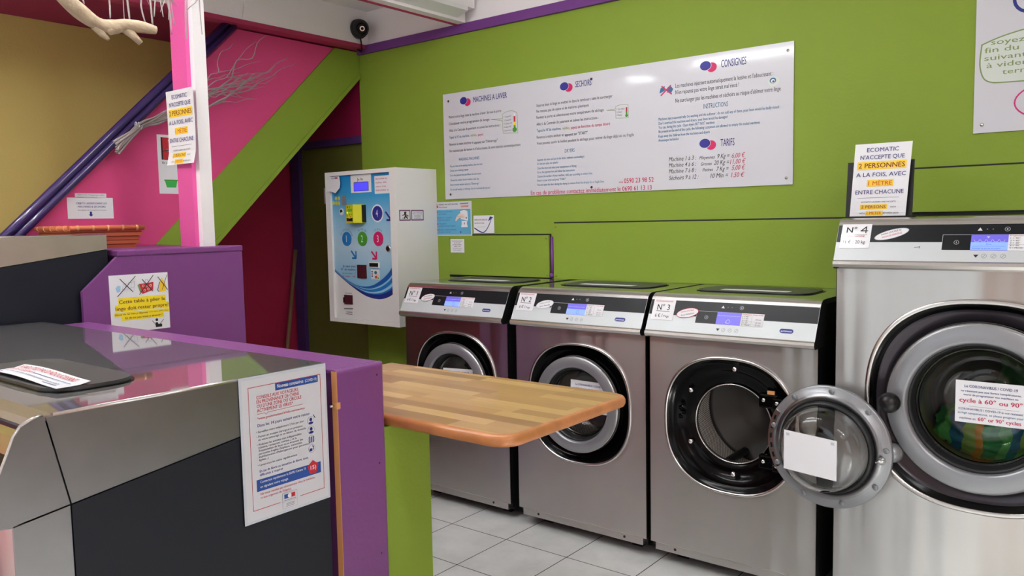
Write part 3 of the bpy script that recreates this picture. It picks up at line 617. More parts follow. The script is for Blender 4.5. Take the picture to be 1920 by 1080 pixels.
BOARD = [
('MACHINES A LAVER', 0.231, 0.533, 0.242, 0.03, 'n'),
('Mettez votre linge dans la machine à laver, fermez la porte', 0.043, 0.461, 0.388, 0.0145, 'd'),
('Choisissez votre programme de lavage', 0.042, 0.423, 0.304, 0.0145, 'd'),
('Allez à la Centrale de paiement et suivez les instructions :', 0.043, 0.385, 0.381, 0.0145, 'd'),
('Tapez le N°de machine,', 0.041, 0.346, 0.157, 0.0145, 't'),
('validez,', 0.205, 0.346, 0.047, 0.0145, 'o'),
('payez', 0.26, 0.345, 0.039, 0.0145, 'c'),
('Revenez à votre machine et', 0.043, 0.306, 0.184, 0.0145, 'd'),
('appuyez sur "Démarrage"', 0.231, 0.304, 0.17, 0.0145, 'db'),
("Ne rajoutez pas de lessive ni d'adoucissant, ils sont injectés automatiquement", 0.041, 0.269, 0.519, 0.0145, 'd'),
('WASHING MACHINES', 0.111, 0.216, 0.156, 0.016, 't'),
('Put your linen in the washing machine, close the door', 0.043, 0.183, 0.247, 0.0115, 'tb'),
('Choose your washing program', 0.042, 0.158, 0.141, 0.0115, 'tb'),
('Go to the payment box and follow the instructions', 0.041, 0.131, 0.237, 0.0115, 'tb'),
('Choose the number of your machine, valid, pay', 0.042, 0.103, 0.218, 0.0115, 'tb'),
('Return to your machine and press "Démarrage"', 0.041, 0.077, 0.22, 0.0115, 'tb'),
('Do not add washing or softening, they are automatically injected', 0.041, 0.05, 0.299, 0.0115, 'tb'),
('1 Chaud 90°', 0.448, 0.428, 0.053, 0.0085, 'd'),
('2 Chaud 60°', 0.448, 0.409, 0.053, 0.0085, 'd'),
('3 Couleur 40°', 0.447, 0.391, 0.059, 0.0085, 'd'),
('4 Léger 30°', 0.447, 0.373, 0.053, 0.0085, 'd'),
('5 Laine froid', 0.446, 0.354, 0.053, 0.0085, 'd'),
('SECHOIRS', 0.918, 0.536, 0.096, 0.03, 'n'),
('Séparez bien le linge et mettez le dans le tambour ; sans le surcharger', 0.67, 0.463, 0.465, 0.0145, 'd'),
('Ne mettez pas de nylon ni de matières plastiques', 0.669, 0.433, 0.329, 0.0145, 'd'),
('Fermez la porte et sélectionnez votre température de séchage', 0.669, 0.401, 0.415, 0.0145, 'd'),
('Allez à la Centrale de paiement et suivez les instructions :', 0.669, 0.366, 0.385, 0.0145, 'd'),
('Tapez le N°de machine,', 0.669, 0.332, 0.158, 0.0145, 'tb'),
('validez', 0.834, 0.331, 0.044, 0.0145, 'o'),
(', payez en fonction du temps désiré', 0.879, 0.33, 0.241, 0.0145, 'cb'),
('Revenez à votre séchoir et', 0.669, 0.298, 0.173, 0.0145, 'd'),
('appuyez sur "START"', 0.848, 0.297, 0.14, 0.0145, 'db'),
('Vous pouvez ouvrir le hublot pendant le séchage pour retirer du linge déjà sec ou fragile', 0.669, 0.266, 0.585, 0.0145, 'd'),
('DRYERS', 0.847, 0.213, 0.061, 0.018, 't'),
('Separate the linen and put in the drum ; without overloading it', 0.669, 0.181, 0.298, 0.0115, 'tb'),
('Do not put nylon nor plastics', 0.669, 0.161, 0.136, 0.0115, 'tb'),
('Close the door and select your temperature of drying', 0.668, 0.137, 0.25, 0.0115, 'tb'),
('Go to the payment box and follow the instructions', 0.668, 0.116, 0.239, 0.0115, 'tb'),
('Choose the number of your machine, valid, pay according to wished time', 0.668, 0.094, 0.346, 0.0115, 'tb'),
('Return to your dryer and press "START"', 0.667, 0.073, 0.185, 0.0115, 'tb'),
('You can open the door during the drying to remove from the already dry or fragile linen', 0.667, 0.05, 0.415, 0.0115, 'tb'),
('En cas de problème contactez immédiatement le 0690 61 13 13', 0.624, 0.004, 0.725, 0.022, 'cb'),
('ou', 1.168, 0.043, 0.022, 0.012, 'c'),
('0590 23 98 52', 1.197, 0.041, 0.163, 0.023, 'cb'),
('1 Très Chaud', 1.159, 0.398, 0.042, 0.008, 'd'),
('2 Chaud', 1.159, 0.384, 0.029, 0.008, 'd'),
('3 Moyen', 1.159, 0.369, 0.03, 0.008, 'd'),
('CONSIGNES', 1.7, 0.532, 0.117, 0.033, 'n'),
("Les machines injectent automatiquement la lessive et l'adoucissant :", 1.475, 0.469, 0.462, 0.0185, 'd'),
("N'en rajoutez pas votre linge serait mal rincé !", 1.475, 0.439, 0.309, 0.0185, 'd'),
("Ne surcharger pas les machines et séchoirs au risque d'abîmer votre linge", 1.475, 0.401, 0.495, 0.0185, 'd'),
('INSTRUCTIONS', 1.616, 0.359, 0.117, 0.021, 't'),
('Machines inject automatically the washing and the softener : do not add any of them, your linen would be badly rinsed', 1.387, 0.327, 0.577, 0.0125, 'tb'),
("Don't overload the machines and dryers, your linen would be damaged", 1.387, 0.307, 0.343, 0.0125, 'tb'),
('You can, during the cycle : Open dryers BUT NOT machines', 1.387, 0.288, 0.283, 0.0125, 'tb'),
('Be present at the end of the cycle, the following customers are allowed to empty the ended machines', 1.387, 0.269, 0.493, 0.0125, 'tb'),
('Keep away the children from the machines and dryers', 1.386, 0.247, 0.26, 0.0125, 'tb'),
('Amoniaque forbidden', 1.386, 0.228, 0.105, 0.0125, 'tb'),
('TARIFS', 1.698, 0.184, 0.066, 0.032, 'n'),
('Machine 1 à 3 :', 1.44, 0.132, 0.137, 0.0195, 'ki'),
('Moyennes', 1.595, 0.132, 0.074, 0.0145, 'ki'),
('9 Kg =', 1.681, 0.131, 0.057, 0.0195, 'ki'),
('6,00 €', 1.75, 0.129, 0.059, 0.0205, 'ci'),
('Machine 4 à 6 :', 1.44, 0.104, 0.137, 0.0195, 'ki'),
('Grosses', 1.601, 0.103, 0.054, 0.0145, 'ki'),
('20 Kg =', 1.666, 0.103, 0.071, 0.0195, 'ki'),
('11,00 €', 1.743, 0.102, 0.069, 0.0205, 'ci'),
('Machine 7 à 8 :', 1.44, 0.076, 0.137, 0.0195, 'ki'),
('Petites', 1.611, 0.076, 0.049, 0.0145, 'ki'),
('7 Kg =', 1.677, 0.074, 0.057, 0.0195, 'ki'),
('5,00 €', 1.751, 0.075, 0.059, 0.0205, 'ci'),
('Séchoirs 9 à 12 :', 1.44, 0.045, 0.149, 0.0195, 'ki'),
('10 Min =', 1.649, 0.045, 0.083, 0.0195, 'ki'),
('1,50 €', 1.748, 0.043, 0.058, 0.0205, 'ci'),
]
# ------------------------------------------------------------------ island: low machines, partition, folding table, tall machine
def side_washer(label, x1, W, F, B, H, group, lid_at=None, skin='stainless_side', edge=True):
    """machine facing the window, its right side at x1 towards the camera"""
    D = B-F; t = thing('washing_machine', label, 'washing machine', (x1-W/2, F, 0), group); h = W/2
    zp = H-.143
    body = MB(); body.box((-h+.004, .02, .055), (h-.006, D, H-.012), 'charcoal_panel'); body.build('cabinet', t)
    MB().box((-h, .075, H-.012), (h-.0065 if edge else h+.0015, D, H), 'stainless_top').build('top_plate', t)
    if edge: MB().tube([(h-.005, .078, H-.0045), (h-.005, D, H-.0045)], .005, 'satin_metal', 14).build('edge_glint', t)  # satin tube added to give the folded top edge its highlight line
    # side: upper metal band with a slanted lower edge, dark panel, metal corner pieces
    zs = lambda y: H-.188+.132*y
    ys = lambda z: .098-(z-(H-.171))*.1
    g = .0016
    MB().prism([(ys(H-.005)+g-.018, H-.005), (D, H-.005), (D, zs(D)+g), (.098+g, zs(.098)+g)], h-.006, h, 'x', skin).build('side_band', t)
    pr = [(-.0, H-.19), (-.035, H-.185), (-.038, H-.17), (-.022, H-.11), (-.0, H-.06), (.012, H-.03), (.024, H-.014), (.043, H-.005), (.062, H-.002), (ys(H-.002)-g-.018, H-.002), (.098-g, zs(.098)+g), (-.0, zs(0)+g)]
    MB().prism([p for p in pr if True], h-.006, h, 'x', 'stainless_side').build('corner_cap', t)
    if edge: MB().tube([(h-.003, p[0]-.001, p[1]+.001) for p in pr[1:10]], .003, 'satin_metal', 10).build('corner_glint', t)  # satin tube added for the bright line of light along the corner
    MB().prism([(0, .055), (.098-g, .055), (.098-g, zs(.098)-g), (0, zs(0)-g)], h-.006, h, 'x', 'stainless_side').build('front_edge', t)
    MB().prism([(.098+g, .06), (D, .06), (D, zs(D)-g), (.098+g, zs(.098)-g)], h-.006, h-.001, 'x', 'charcoal_panel').build('side_panel', t)
    MB().box((-h+.02, .05, 0), (h-.02, D-.03, .055), 'black_matte').build('base', t)
    cp = MB(); cp.prism([(.05, H-.19), (-.035, H-.185), (-.038, H-.17), (-.022, H-.11), (-.0, H-.06), (.012, H-.03), (.024, H-.014), (.043, H-.005), (.075, H), (.085, H-.02)], -h, h-.006, 'x', 'satin_metal', mats={3: 'black_band', 2: 'panel_silver'}); cp.build('control_panel', t)
    fr = MB().box((-h, .0, .06), (h-.006, .02, H-.186), 'stainless'); fr.build('front_panel', t)
    cz = .62 if H < 1.2 else .80; k = 1.0 if H < 1.2 else 1.285
    MB().lathe([((r)*k, y*k) for r, y in ((.2, .0), (.22, -.006), (.218, -.03), (.206, -.04), (.17, -.036), (.163, -.015))], 'silver_plastic', (0, cz), 64).lathe([(.163*k, -.015*k), (.15*k, .0)], 'rubber', (0, cz), 48).disc(.15*k, -.001, 'black_gloss', (0, cz)).build('door', t)
    if lid_at:
        o = lid(t, *lid_at, H); o['label'] = 'dark grey soap lid'
    return t
IM = 'low machines of the island'
w7 = side_washer('nearest low steel machine, its dark side bearing the red-framed travel notice', -1.548, .80, .53, 1.222, 1.10, IM, (-.245, .228, .145, .335))
w8 = side_washer('low steel machine farther from the camera, between the near low one and the tall one', -2.350, .80, .53, 1.222, 1.10, IM, edge=False)
w9 = side_washer('tall machine with a brightly reflecting metal band, behind the low ones at left', -3.20, .68, .53, 1.492, 1.412, None, None, 'stainless_lit')
# the paper lying on the soap lid
bendp = lambda u, v, n: Vector((-2.06+u, .686+v, 1.1145+n+.006*max(0, v-.045)/.03+.003*math.sin(u*14)))
mb = MB(lambda u, v, n: bendp(u, v, n)); mb.sheet(.335, .068, .0008, 'paper', (24, 6))
mb.text("N'AJOUTEZ PAS D'ADOUCISSANT", .02, .047, .013, 'red_ink', .285, bold=True, n=.0016); mb.text('NI DE LESSIVE', .004, .030, .0115, 'red_ink', .125, bold=True, n=.0016); mb.rect(.135, .0335, .32, .0355, 'navy', .0014); mb.text('Les machines injectent automatiquement les produits', .004, .016, .007, 'navy', .30, n=.0016); mb.rect(.004, .0095, .31, .0115, 'navy', .0014)
o = mb.build('folded_notice'); tag(o, 'white paper strip with red lettering lying on the dark soap lid', 'notice')

pt = thing('partition_counter', 'purple partition behind the low machines with a pale purple top', 'counter', (-2.4, 1.315, 0))
PZ = 1.08
b = MB().box((-3.168, 1.245, 0), (-1.549, 1.391, PZ-.012), 'purple_paint', {'+y': 'crimson_paint'}); b.build('core', pt, world=True)
MB().bbox((-3.168, 1.240, PZ-.012), (-1.5485, 1.3915, PZ), 'purple_paint', .003).build('counter_top', pt, world=True)
def endboard():
    bm = bmesh.new(); bmesh.ops.create_cube(bm, size=1)
    for v in bm.verts: v.co = Vector((-1.5375+v.co.x*.021, 1.3155+v.co.y*.153, PZ/2+v.co.z*PZ))
    e = [e for e in bm.edges if all(v.co.x > -1.53 for v in e.verts) and (all(v.co.z > PZ-.01 for v in e.verts) or all(v.co.y > 1.38 for v in e.verts))]
    bmesh.ops.bevel(bm, geom=e, offset=.012, segments=4, profile=.5, affect='EDGES')
    return MB().from_bm(bm, 'purple_paint')
endboard().build('end_board', pt, world=True)
e = MB().box((-1.547, 1.2375, 0), (-1.528, 1.2392, PZ-.003), 'raw_wood'); o = e.build('raw_edge', pt, world=True); o['label'] = 'unpainted wooden edge'
e = MB().bbox((-1.545, 1.2345, .985), (-1.5255, 1.247, 1.003), 'raw_wood', .003).build('wood_block', pt, world=True)
MB().tube([(-1.5375, 1.236, .994), (-1.5375, 1.2245, .994)], .003, 'satin_metal', 10).build('screw', pt, world=True)

for y, z in ((1.366, 1.050), (1.365, .822), (1.362, .586)):
    MB().tube([(-1.5275, y, z), (-1.5268, y, z)], .0026, 'black_matte', 10).build('nail_hole', pt, world=True)

lc = thing('ledge_cabinet', 'taller purple counter block with chamfered corner under the two posts', 'counter', (-3.5, 1.7, 0)); LZ = 1.348
MB().prism([(1.376, 0), (2.068, 0), (2.068, LZ-.026), (1.515, LZ-.026), (1.376, 1.195)], -3.188, -3.17, 'x', 'purple_paint').build('front_board', lc, world=True)
MB().box((-3.955, 1.53, 0), (-3.188, 2.06, LZ-.026), 'purple_paint', {'+y': 'crimson_paint'}).build('core', lc, world=True)
MB().bbox((-3.957, 1.515, LZ-.026), (-3.166, 2.072, LZ), 'purple_paint', .006).build('top', lc, world=True)

ft = thing('folding_table', 'light butcher-block table board jutting out from the purple partition', 'table', (-1.9, 1.7, 0))
TZ = .937; x0, x1_, y0, y1 = -2.12, -1.135, 1.402, 1.968; r = .055
pts = [(x0, y0+.0)]+[(x1_-r+r*math.cos(a), y0+r+r*math.sin(a)) for a in [-PI/2+PI/2*j/8 for j in range(9)]]+[(x1_-r+r*math.cos(a), y1-r+r*math.sin(a)) for a in [PI/2*j/8 for j in range(9)]]+[(x0, y1)]
cx, cy = (x0+x1_)/2, (y0+y1)/2
def shr(d): return [(cx+(p[0]-cx)*(1-d/((x1_-x0)/2)), cy+(p[1]-cy)*(1-d/((y1-y0)/2))) for p in pts]
mb = MB(); lay = [(.010, TZ-.030), (.003, TZ-.027), (0, TZ-.02), (0, TZ-.010), (.003, TZ-.003), (.008, TZ-.0005), (.016, TZ)]; n = len(pts)
for (d0, z0), (d1, z1) in zip(lay, lay[1:]):
    A, B = shr(d0), shr(d1)
    mb.add([(p[0], p[1], z0) for p in A]+[(p[0], p[1], z1) for p in B], [(i, (i+1) % n, n+(i+1) % n, n+i) for i in range(n)], 'edge_wood', True)
A = shr(.016); mb.add([(p[0], p[1], TZ) for p in A], [tuple(range(n))], 'butcher_block'); A = shr(.010); mb.add([(p[0], p[1], TZ-.03) for p in A], [tuple(range(n))], 'edge_wood')
mb.build('table_board', ft, world=True)
o = MB().box((-1.56, 1.3925, 0), (-1.535, 1.556, TZ-.03), 'green_paint').build('support_panel', ft, world=True); o['label'] = 'green upright support board'
MB().box((-2.08, 1.3925, 0), (-2.055, 1.556, TZ-.03), 'green_paint').build('support_panel', ft, world=True)

# ------------------------------------------------------------------ payment terminal
pb = thing('payment_terminal', 'white wall box with blue printed front, coloured number discs and yellow card reader', 'payment terminal', (-3.925, WY-.0006, .845))
PX, PY, PZ0, PW, PH = -3.925, 3.15, .845, .61, .898
mb = MB()
for a, c in (((0, -.33, 0), (.043, 0, PH)), ((PW-.05, -.33, 0), (PW, 0, PH)), ((.043, -.33, 0), (PW-.05, 0, .024)), ((.043, -.33, .875), (PW-.05, 0, PH))): mb.box(a, c, 'white_enamel')
mb.box((.043, -.05, .024), (PW-.05, 0, .875), 'white_enamel'); mb.build('housing', pb)
ff = lambda u, v, n: Vector((u, -.315-n, v))
def face(m):
    m.fr = lambda u, v, n: Vector((.0435+u, -.315-n, .0245+v)); m.sheet(.516, .85, .02, 'payment_print'); m.fr = ff
    def curve(pts, N=10):
        out = []
        for i in range(len(pts)-1):
            p0, p1, p2, p3 = pts[max(i-1, 0)], pts[i], pts[i+1], pts[min(i+2, len(pts)-1)]
            for j in range(N):
                t = j/N; out.append(tuple(.5*((2*p1[q])+(-p0[q]+p2[q])*t+(2*p0[q]-5*p1[q]+4*p2[q]-p3[q])*t*t+(-p0[q]+3*p1[q]-3*p2[q]+p3[q])*t**3) for q in (0, 1)))
        return out+[pts[-1]]
    lo = curve([(.044, .302), (.12, .258), (.195, .218), (.31, .168), (.42, .151), (.50, .164), (.559, .190)])
    m.poly([(.044, .025)]+[(.559, .025)]+lo[::-1], 'white_enamel', .0005)
    up = curve([(.044, .318), (.14, .262), (.25, .225), (.36, .226), (.45, .262), (.52, .310), (.559, .358)])
    def strip(a, b, mt, n):
        for i in range(len(a)-1): m.poly([a[i], a[i+1], b[i+1], b[i]], mt, n)
    strip(lo, up, 'blue_btn', .0006)
    def mixp(f0, f1): return [((1-f(i))*a[0]+f(i)*b[0], (1-f(i))*a[1]+f(i)*b[1]) for f in (lambda i: f0+(f1-f0)*i/(len(lo)-1),) for i, (a, b) in enumerate(zip(lo, up))]
    strip(mixp(0, 0), mixp(.30, .22), 'dark_blue', .0008); strip(mixp(.35, .30), mixp(.40, .44), 'sky_print', .0009); strip(mixp(.62, .62), mixp(.7, .72), 'sky_print', .0009); strip(mixp(.9, .72), mixp(1, 1), 'deep_blue', .0008)
    m.rect(.218, .769, .396, .873, 'white_enamel', .001); m.text('Je lis', .30, .839, .016, 'black_ink', .052, 'c', bold=True, n=.0014); m.line([(.25, .832), (.365, .832)], .001, 'grey_ink', .0012)
    m.rect(.423, .757, .553, .858, 'paper', .001)
    for j, (s, wd) in enumerate((('Nous prévenir des', .095), ('machines : 0690', .09), ('séchoirs, 10 min', .085), ('REMBOURSEMENT : 06', .105))): m.text(s, .433, .838-j*.022, .0085, 'crimson_ink', wd, bold=True, n=.0014)
    m.rect(.132, .699, .173, .757, 'grey_ink', .001)
    for u, v in ((.080, .743), (.107, .742), (.056, .715), (.081, .714), (.106, .713)): m.ell(u, v, .0115, .0115, 'coin_yellow', .001)
    m.ell(.127, .662, .024, .024, 'sky_print', .001); m.ell(.127, .662, .019, .019, 'paper', .0012); m.ell(.123, .664, .012, .012, 'black_ink', .0014); m.rect(.118, .652, .145, .658, 'paper', .0016)
    def arrow(cx, cy, q, mt):
        for k_, mm, n in ((1.0, 'paper', .0009), (.86, mt, .0012)):
            wd = .020*k_*q; m.line([(cx-.03*q, cy+.032*q), (cx+.026*q, cy-.026*q)], wd, mm, n); m.line([(cx-.022*q, cy-.026*q), (cx+.026*q, cy-.026*q)], wd, mm, n); m.line([(cx+.026*q, cy-.026*q), (cx+.026*q, cy+.03*q)], wd, mm, n)
    for u, v, mt, s, lab, acol in ((.165, .5, 'blue_btn', '1', 'Je sélectionne', 'blue_btn'), (.304, .5, 'green_btn', '2', 'Je valide', 'green_btn'), (.440, .5, 'disc_pink', '3', 'Je paye', 'disc_pink'), (.439, .646, 'disc_blue', '4', '', '')):
        if s == '4': m.ell(u, v, .051, .051, 'paper', .0009)
        m.ell(u, v, .0425, .0425, mt, .001); m.poly([(u+.012, v-.041), (u+.041, v-.012), (u+.031, v-.029)], 'dark_blue', .0014); m.poly([(u+.008, v-.041), (u+.0415, v-.006), (u+.024, v-.024)], 'soft_white', .0012)
        m.text(s, u-.004, v-.019, .040, 'soft_white', None, 'c', bold=(s != '4'), n=.0014, cond=.62)
        if lab:
            n_ = len(lab); a0 = math.radians(90+ (70 if n_ > 10 else 40)); a1 = math.radians(90-(70 if n_ > 10 else 40))
            for i_, ch in enumerate(lab):
                if ch == ' ': continue
                a = a0+(a1-a0)*(i_+.5)/n_; m.text(ch, u+.052*math.cos(a)-.003, v+.052*math.sin(a), .0115, 'dark_blue', None, 'l', bold=True, n=.0012, cond=.7, rot=a-PI/2)
    arrow(.532, .627, .8, 'disc_blue'); arrow(.224, .405, .72, 'blue_btn'); arrow(.401, .404, .72, 'disc_pink')
    for s, v, c, u0 in (('Je tape mon', .332, 'dark_blue', .118), ('N° de machine', .312, 'dark_blue', .103)): m.text(s, u0, v, .013, c, .234-u0, n=.0014)
    m.text('Je me trompe    C', .115, .292, .008, 'green_btn', .119, n=.0014, bold=True); m.text('Je valide    OK', .115, .273, .008, 'crimson_ink', .119, n=.0014, bold=True)
    m.text('REMBOURSEMENT', .132, .173, .0055, 'ink', .062, n=.0014); m.line([(.118, .081), (.197, .084)], .007, 'grey_ink', .001)
    m.line([(.14, .062), (.19, .062)], .004, 'grey_ink', .001); m.line([(.133, .050), (.19, .050)], .004, 'grey_ink', .001)
part_print('front_plate', pb, ff, face)
mb = MB(ff); mb.rect(.244, .778, .372, .830, 'black_matte', .0012); mb.rect(.249, .781, .369, .827, 'lcd_blue', .002); mb.build('display', pb)
mb = MB(); mb.prism([(.213, -.33-.025), (.292, -.33-.04), (.331, -.33-.006), (.331, -.316), (.213, -.316)], .594, .700, 'z', 'reader_yellow'); mb.box((.331, -.338, .598), (.343, -.316, .697), 'black_matte'); mb.box((.203, -.336, .638), (.2128, -.316, .690), 'leaf_red')
rd = mb.build('card_reader', pb); rd['label'] = 'yellow card reader'
fr_ = flat((.213, -.3552, .594), (.079, -.015, 0), (0, 0, 1)); mb = MB(fr_)
mb.rect(.022, .066, .072, .082, 'lcd_green', .0006); mb.ell(.016, .060, .005, .005, 'led_green', .0012); mb.poly([(.006, .010), (.074, .010), (.074, .030), (.04, .026), (.006, .030)], 'black_ink', .0006); mb.text('CB', .012, .015, .009, 'crimson_ink', .022, n=.001, bold=True)
for j, (u, v, c) in enumerate(((.042, .048, 'orange_ink'), (.062, .05, 'olive_ink'), (.05, .036, 'orange_ink'), (.02, .093, 'brown_ink'), (.045, .094, 'green_btn'), (.014, .042, 'crimson_ink'))): mb.ell(u, v, .0045, .005, c, .0006)
mb.build('reader_print', rd)
mb = MB(); mb.box((.254, -.322, .269), (.332, -.316, .348), 'maroon')
for i in range(4):
    for j in range(5): mb.box((.259+i*.0185, -.3245, .274+j*.0148), (.2735+i*.0185, -.322, .285+j*.0148), 'maroon')
mb.build('keypad', pb)
MB().box((.360, -.323, .334), (.444, -.316, .366), 'white_enamel').box((.365, -.3245, .339), (.439, -.323, .361), 'black_matte').build('note_slot', pb)
mb = MB(ff); mb.rect(.369, .266, .442, .323, 'paper', .002)
for u, v, q, c in ((.38, .31, .006, 'dark_blue'), (.38, .297, .006, 'leaf_red'), (.38, .284, .006, 'dark_blue'), (.41, .305, .012, 'teal_ink'), (.425, .29, .012, 'skin_print'), (.412, .279, .011, 'orange_ink'), (.43, .274, .006, 'green_btn')): mb.ell(u, v, q, q*.8, c, .0026, 14)
mb.build('tariff_sticker', pb)
MB().box((.127, -.321, .109), (.200, -.316, .165), 'maroon').box((.122, -.325, .118), (.131, -.316, .150), 'black_matte').build('coin_return', pb)
MB().lathe([(.019, -.316), (.019, -.321), (.014, -.323), (.001, -.323)], 'chrome', (.523, .445), 24).lathe([(.011, -.3235), (.001, -.3238)], 'black_matte', (.523, .445), 18).build('lock', pb)
cf = lambda u, v, n: Vector((.036+u, -.3305-n-.004-.020*max(0, (v-.0)*-1+.03)*8*.1-.012*max(0, .035-v)/.035, .772+v))
mb = MB(cf); mb.poly([(0.01, .098), (.102, .098), (.110, .06), (.105, .03), (.078, 0), (.03, .012), (-.012, .012), (.008, .03)], 'paper', 0); mb.poly([(.06, .086), (.088, .086), (.088, .094), (.06, .094)], 'leaf_red', .0006); mb.text('CB', .03, .085, .009, 'black_ink', .022, n=.0006, bold=True)
for j in range(3): mb.line([(.03, .068-j*.014), (.092, .072-j*.016)], .0012, 'grey_ink', .0006)
mb.build('peeling_sticker', pb)
sf = lambda u, v, n: Vector((PW+n+.0008, -.315+u, .598+v))
def side(m):
    m.sheet(.205, .066, .0006, 'paper')
    for u0, u1 in ((.006, .093), (.099, .199)): m.rect(u0, .003, u1, .063, 'violet_frame', .0004); m.rect(u0+.006, .009, u1-.006, .057, 'paper', .0008)
    m.ell(.052, .047, .009, .007, 'black_ink', .0012); m.line([(.046, .042), (.054, .030), (.044, .016)], .009, 'ink', .0012); m.line([(.054, .030), (.068, .014)], .007, 'black_ink', .0012); m.line([(.030, .033), (.052, .038), (.074, .030)], .005, 'brown_ink', .0013); m.ell(.04, .016, .014, .006, 'light_grey', .0011); m.ell(.068, .026, .007, .009, 'coin_yellow', .0011)
    for j, (s, wd) in enumerate((('Cette installation est', .07), ('placée sous vidéo', .072), ('surveillance', .055), ('afin de prévenir', .052), ('le vandalisme', .056))): m.text(s, .149, .048-j*.0085, .0052, 'violet_frame', wd, 'c', bold=True, n=.0012)
o = part_print('side_sticker', pb, sf, side); o['label'] = 'violet framed double sticker'

# ------------------------------------------------------------------ boards and notices
INK = dict(n='navy', d='ink', t='teal_ink', o='olive_ink', c='crimson_ink', k='black_ink')
bo = thing('notice_board', 'wide white printed instruction board screwed to the green wall', 'notice board', (-3.24, WY-.0066, 1.565))
def board(m):
    m.sheet(2.025, .601, .006, 'board_white')
    for s, u, v, wd, cap, c in BOARD: m.text(s, u, v, cap, INK[c[0]], wd, bold='b' in c or c[0] == 'n', shear=.22 if 'i' in c else 0)
    for u, v, u2, v2 in ((.158, .550, .187, .539), (.849, .549, .876, .540), (1.625, .550, 1.655, .540), (1.622, .203, 1.652, .193)):
        m.ell(u2, v2, .0245, .0215, 'disc_pink', .0004); m.ell(u, v, .0285, .0225, 'board_white', .0006); m.ell(u, v, .0265, .0205, 'disc_blue', .0008)
    m.line([(.440, .423), (.438, .447), (.465, .458), (.492, .461), (.515, .458), (.539, .447), (.543, .395), (.543, .339), (.441, .345), (.439, .413), (.357, .428)], .0022, 'sage_ink', closed=True)
    m.rect(.516, .365, .528, .437, 'red_ink', .0005); m.rect(.516, .365, .528, .400, 'yellow_mark', .0006); m.rect(.516, .365, .528, .382, 'green_btn', .0007); m.ell(.522, .358, .015, .013, 'green_btn', .0008); m.ell(.522, .437, .006, .008, 'soft_white', .0008)
    m.line([(1.153, .404), (1.152, .416), (1.172, .421), (1.192, .422), (1.223, .417), (1.224, .356), (1.154, .359), (1.153, .396), (1.101, .403)], .0018, 'sage_ink', closed=True)
    m.rect(1.210, .373, 1.218, .407, 'red_ink', .0005); m.rect(1.210, .367, 1.218, .385, 'green_btn', .0006); m.ell(1.214, .367, .008, .007, 'green_btn', .0007)
    m.poly([(1.392, .452), (1.42, .462), (1.42, .485), (1.398, .475)], 'teal_ink', .0005); m.poly([(1.432, .452), (1.455, .450), (1.464, .465), (1.452, .48), (1.436, .478)], 'teal_ink', .0005); m.line([(1.400, .441), (1.452, .484)], .006, 'disc_pink', .001); m.line([(1.404, .484), (1.456, .443)], .006, 'disc_pink', .001)
    m.ell(1.939, .443, .026, .020, 'sage_fill', .0004); m.ell(1.936, .447, .014, .012, 'teal_ink', .0006); m.ell(1.936, .445, .009, .008, 'soft_white', .0008); m.ell(1.938, .443, .005, .004, 'deep_blue', .001)
part_print('board', bo, lambda u, v, n: Vector((u, -n, v)), board)
for u, v in ((.042, .559), (.042, .027), (1.014, .566), (1.008, .029), (2.0, .565), (1.997, .028)): MB().lathe([(.0065, 0), (.006, -.002), (.001, -.003)], 'rubber' if u < 1.9 else 'satin_metal', (0, 0), 12).build('screw', bo, loc=(u, -.0005, v))
b2 = thing('notice_board', 'white board with speech bubbles at the right edge, above the tall washer', 'notice board', (-.541, WY-.0066, 1.724))
def board2(m):
    m.sheet(1.0, .75, .006, 'board_white')
    cl = [(.165, .405), (.175, .372), (.19, .36), (.22, .367), (.245, .362), (.26, .345)]
    cloud = []
    for cx_, cy_, r_, a0, a1 in ((.20, .468, .05, 95, 250), (.245, .425, .045, 180, 285), (.36, .398, .085, 228, 300), (.52, .405, .08, 235, 330), (.60, .47, .06, -60, 60), (.5, .53, .07, 20, 130), (.33, .54, .08, 40, 150)):
        cloud += [(cx_-.03+r_*math.cos(math.radians(a0+(a1-a0)*j/10)), cy_+r_*math.sin(math.radians(a0+(a1-a0)*j/10))) for j in range(11)]
    m.line(cloud, .011, 'dark_blue', closed=True)
    for s, u, v in (('la lessive est', .205, .487), ('automatiquement', .200, .449), ('des machines', .212, .424)): pass
    m.text('la lessive injectée', .203, .478, .021, 'dark_blue', .26, n=.001); m.text('automatiquement', .200, .450, .021, 'dark_blue', .25, n=.001); m.text('dessus et dessous', .212, .4235, .021, 'dark_blue', .25, n=.001)
    bub = [(.021, .320), (.030, .325), (.09, .345), (.18, .362), (.30, .372), (.45, .372), (.55, .355), (.575, .31), (.57, .23), (.53, .19), (.40, .176), (.20, .175), (.09, .178), (.055, .182), (.032, .196), (.020, .225), (.016, .262)]
    bub = spline(bub+bub[:1], 6); m.poly(bub[:-1], 'sage_fill', .0004); m.line(bub, .0045, 'sage_ink')
    for s, u, v, wd in (('soyez présents à la', .050, .317, .36), ('fin du cycle, les clients', .030, .290, .44), ('suivants sont autorisés', .030, .262, .44), ('à vider les machines', .038, .235, .38), ('terminées', .088, .207, .18)): m.text(s, u, v, .0185, 'sage_ink', wd, n=.001)
    m.line([(.20+.12*math.cos(a)*1.0+.05, .10+.065*math.sin(a)) for a in [2*PI*j/40 for j in range(40)]], .005, 'magenta_ink', closed=True)
    m.text('merci', .25, .085, .03, 'magenta_ink', .12, 'c', n=.001)
part_print('board', b2, lambda u, v, n: Vector((u, -n, v)), board2)
for u, v in ((.028, .03), (.97, .03), (.028, .72), (.97, .72)): MB().lathe([(.007, 0), (.006, -.002), (.001, -.003)], 'satin_metal', (0, 0), 14).build('screw', b2, loc=(u, -.0005, v))

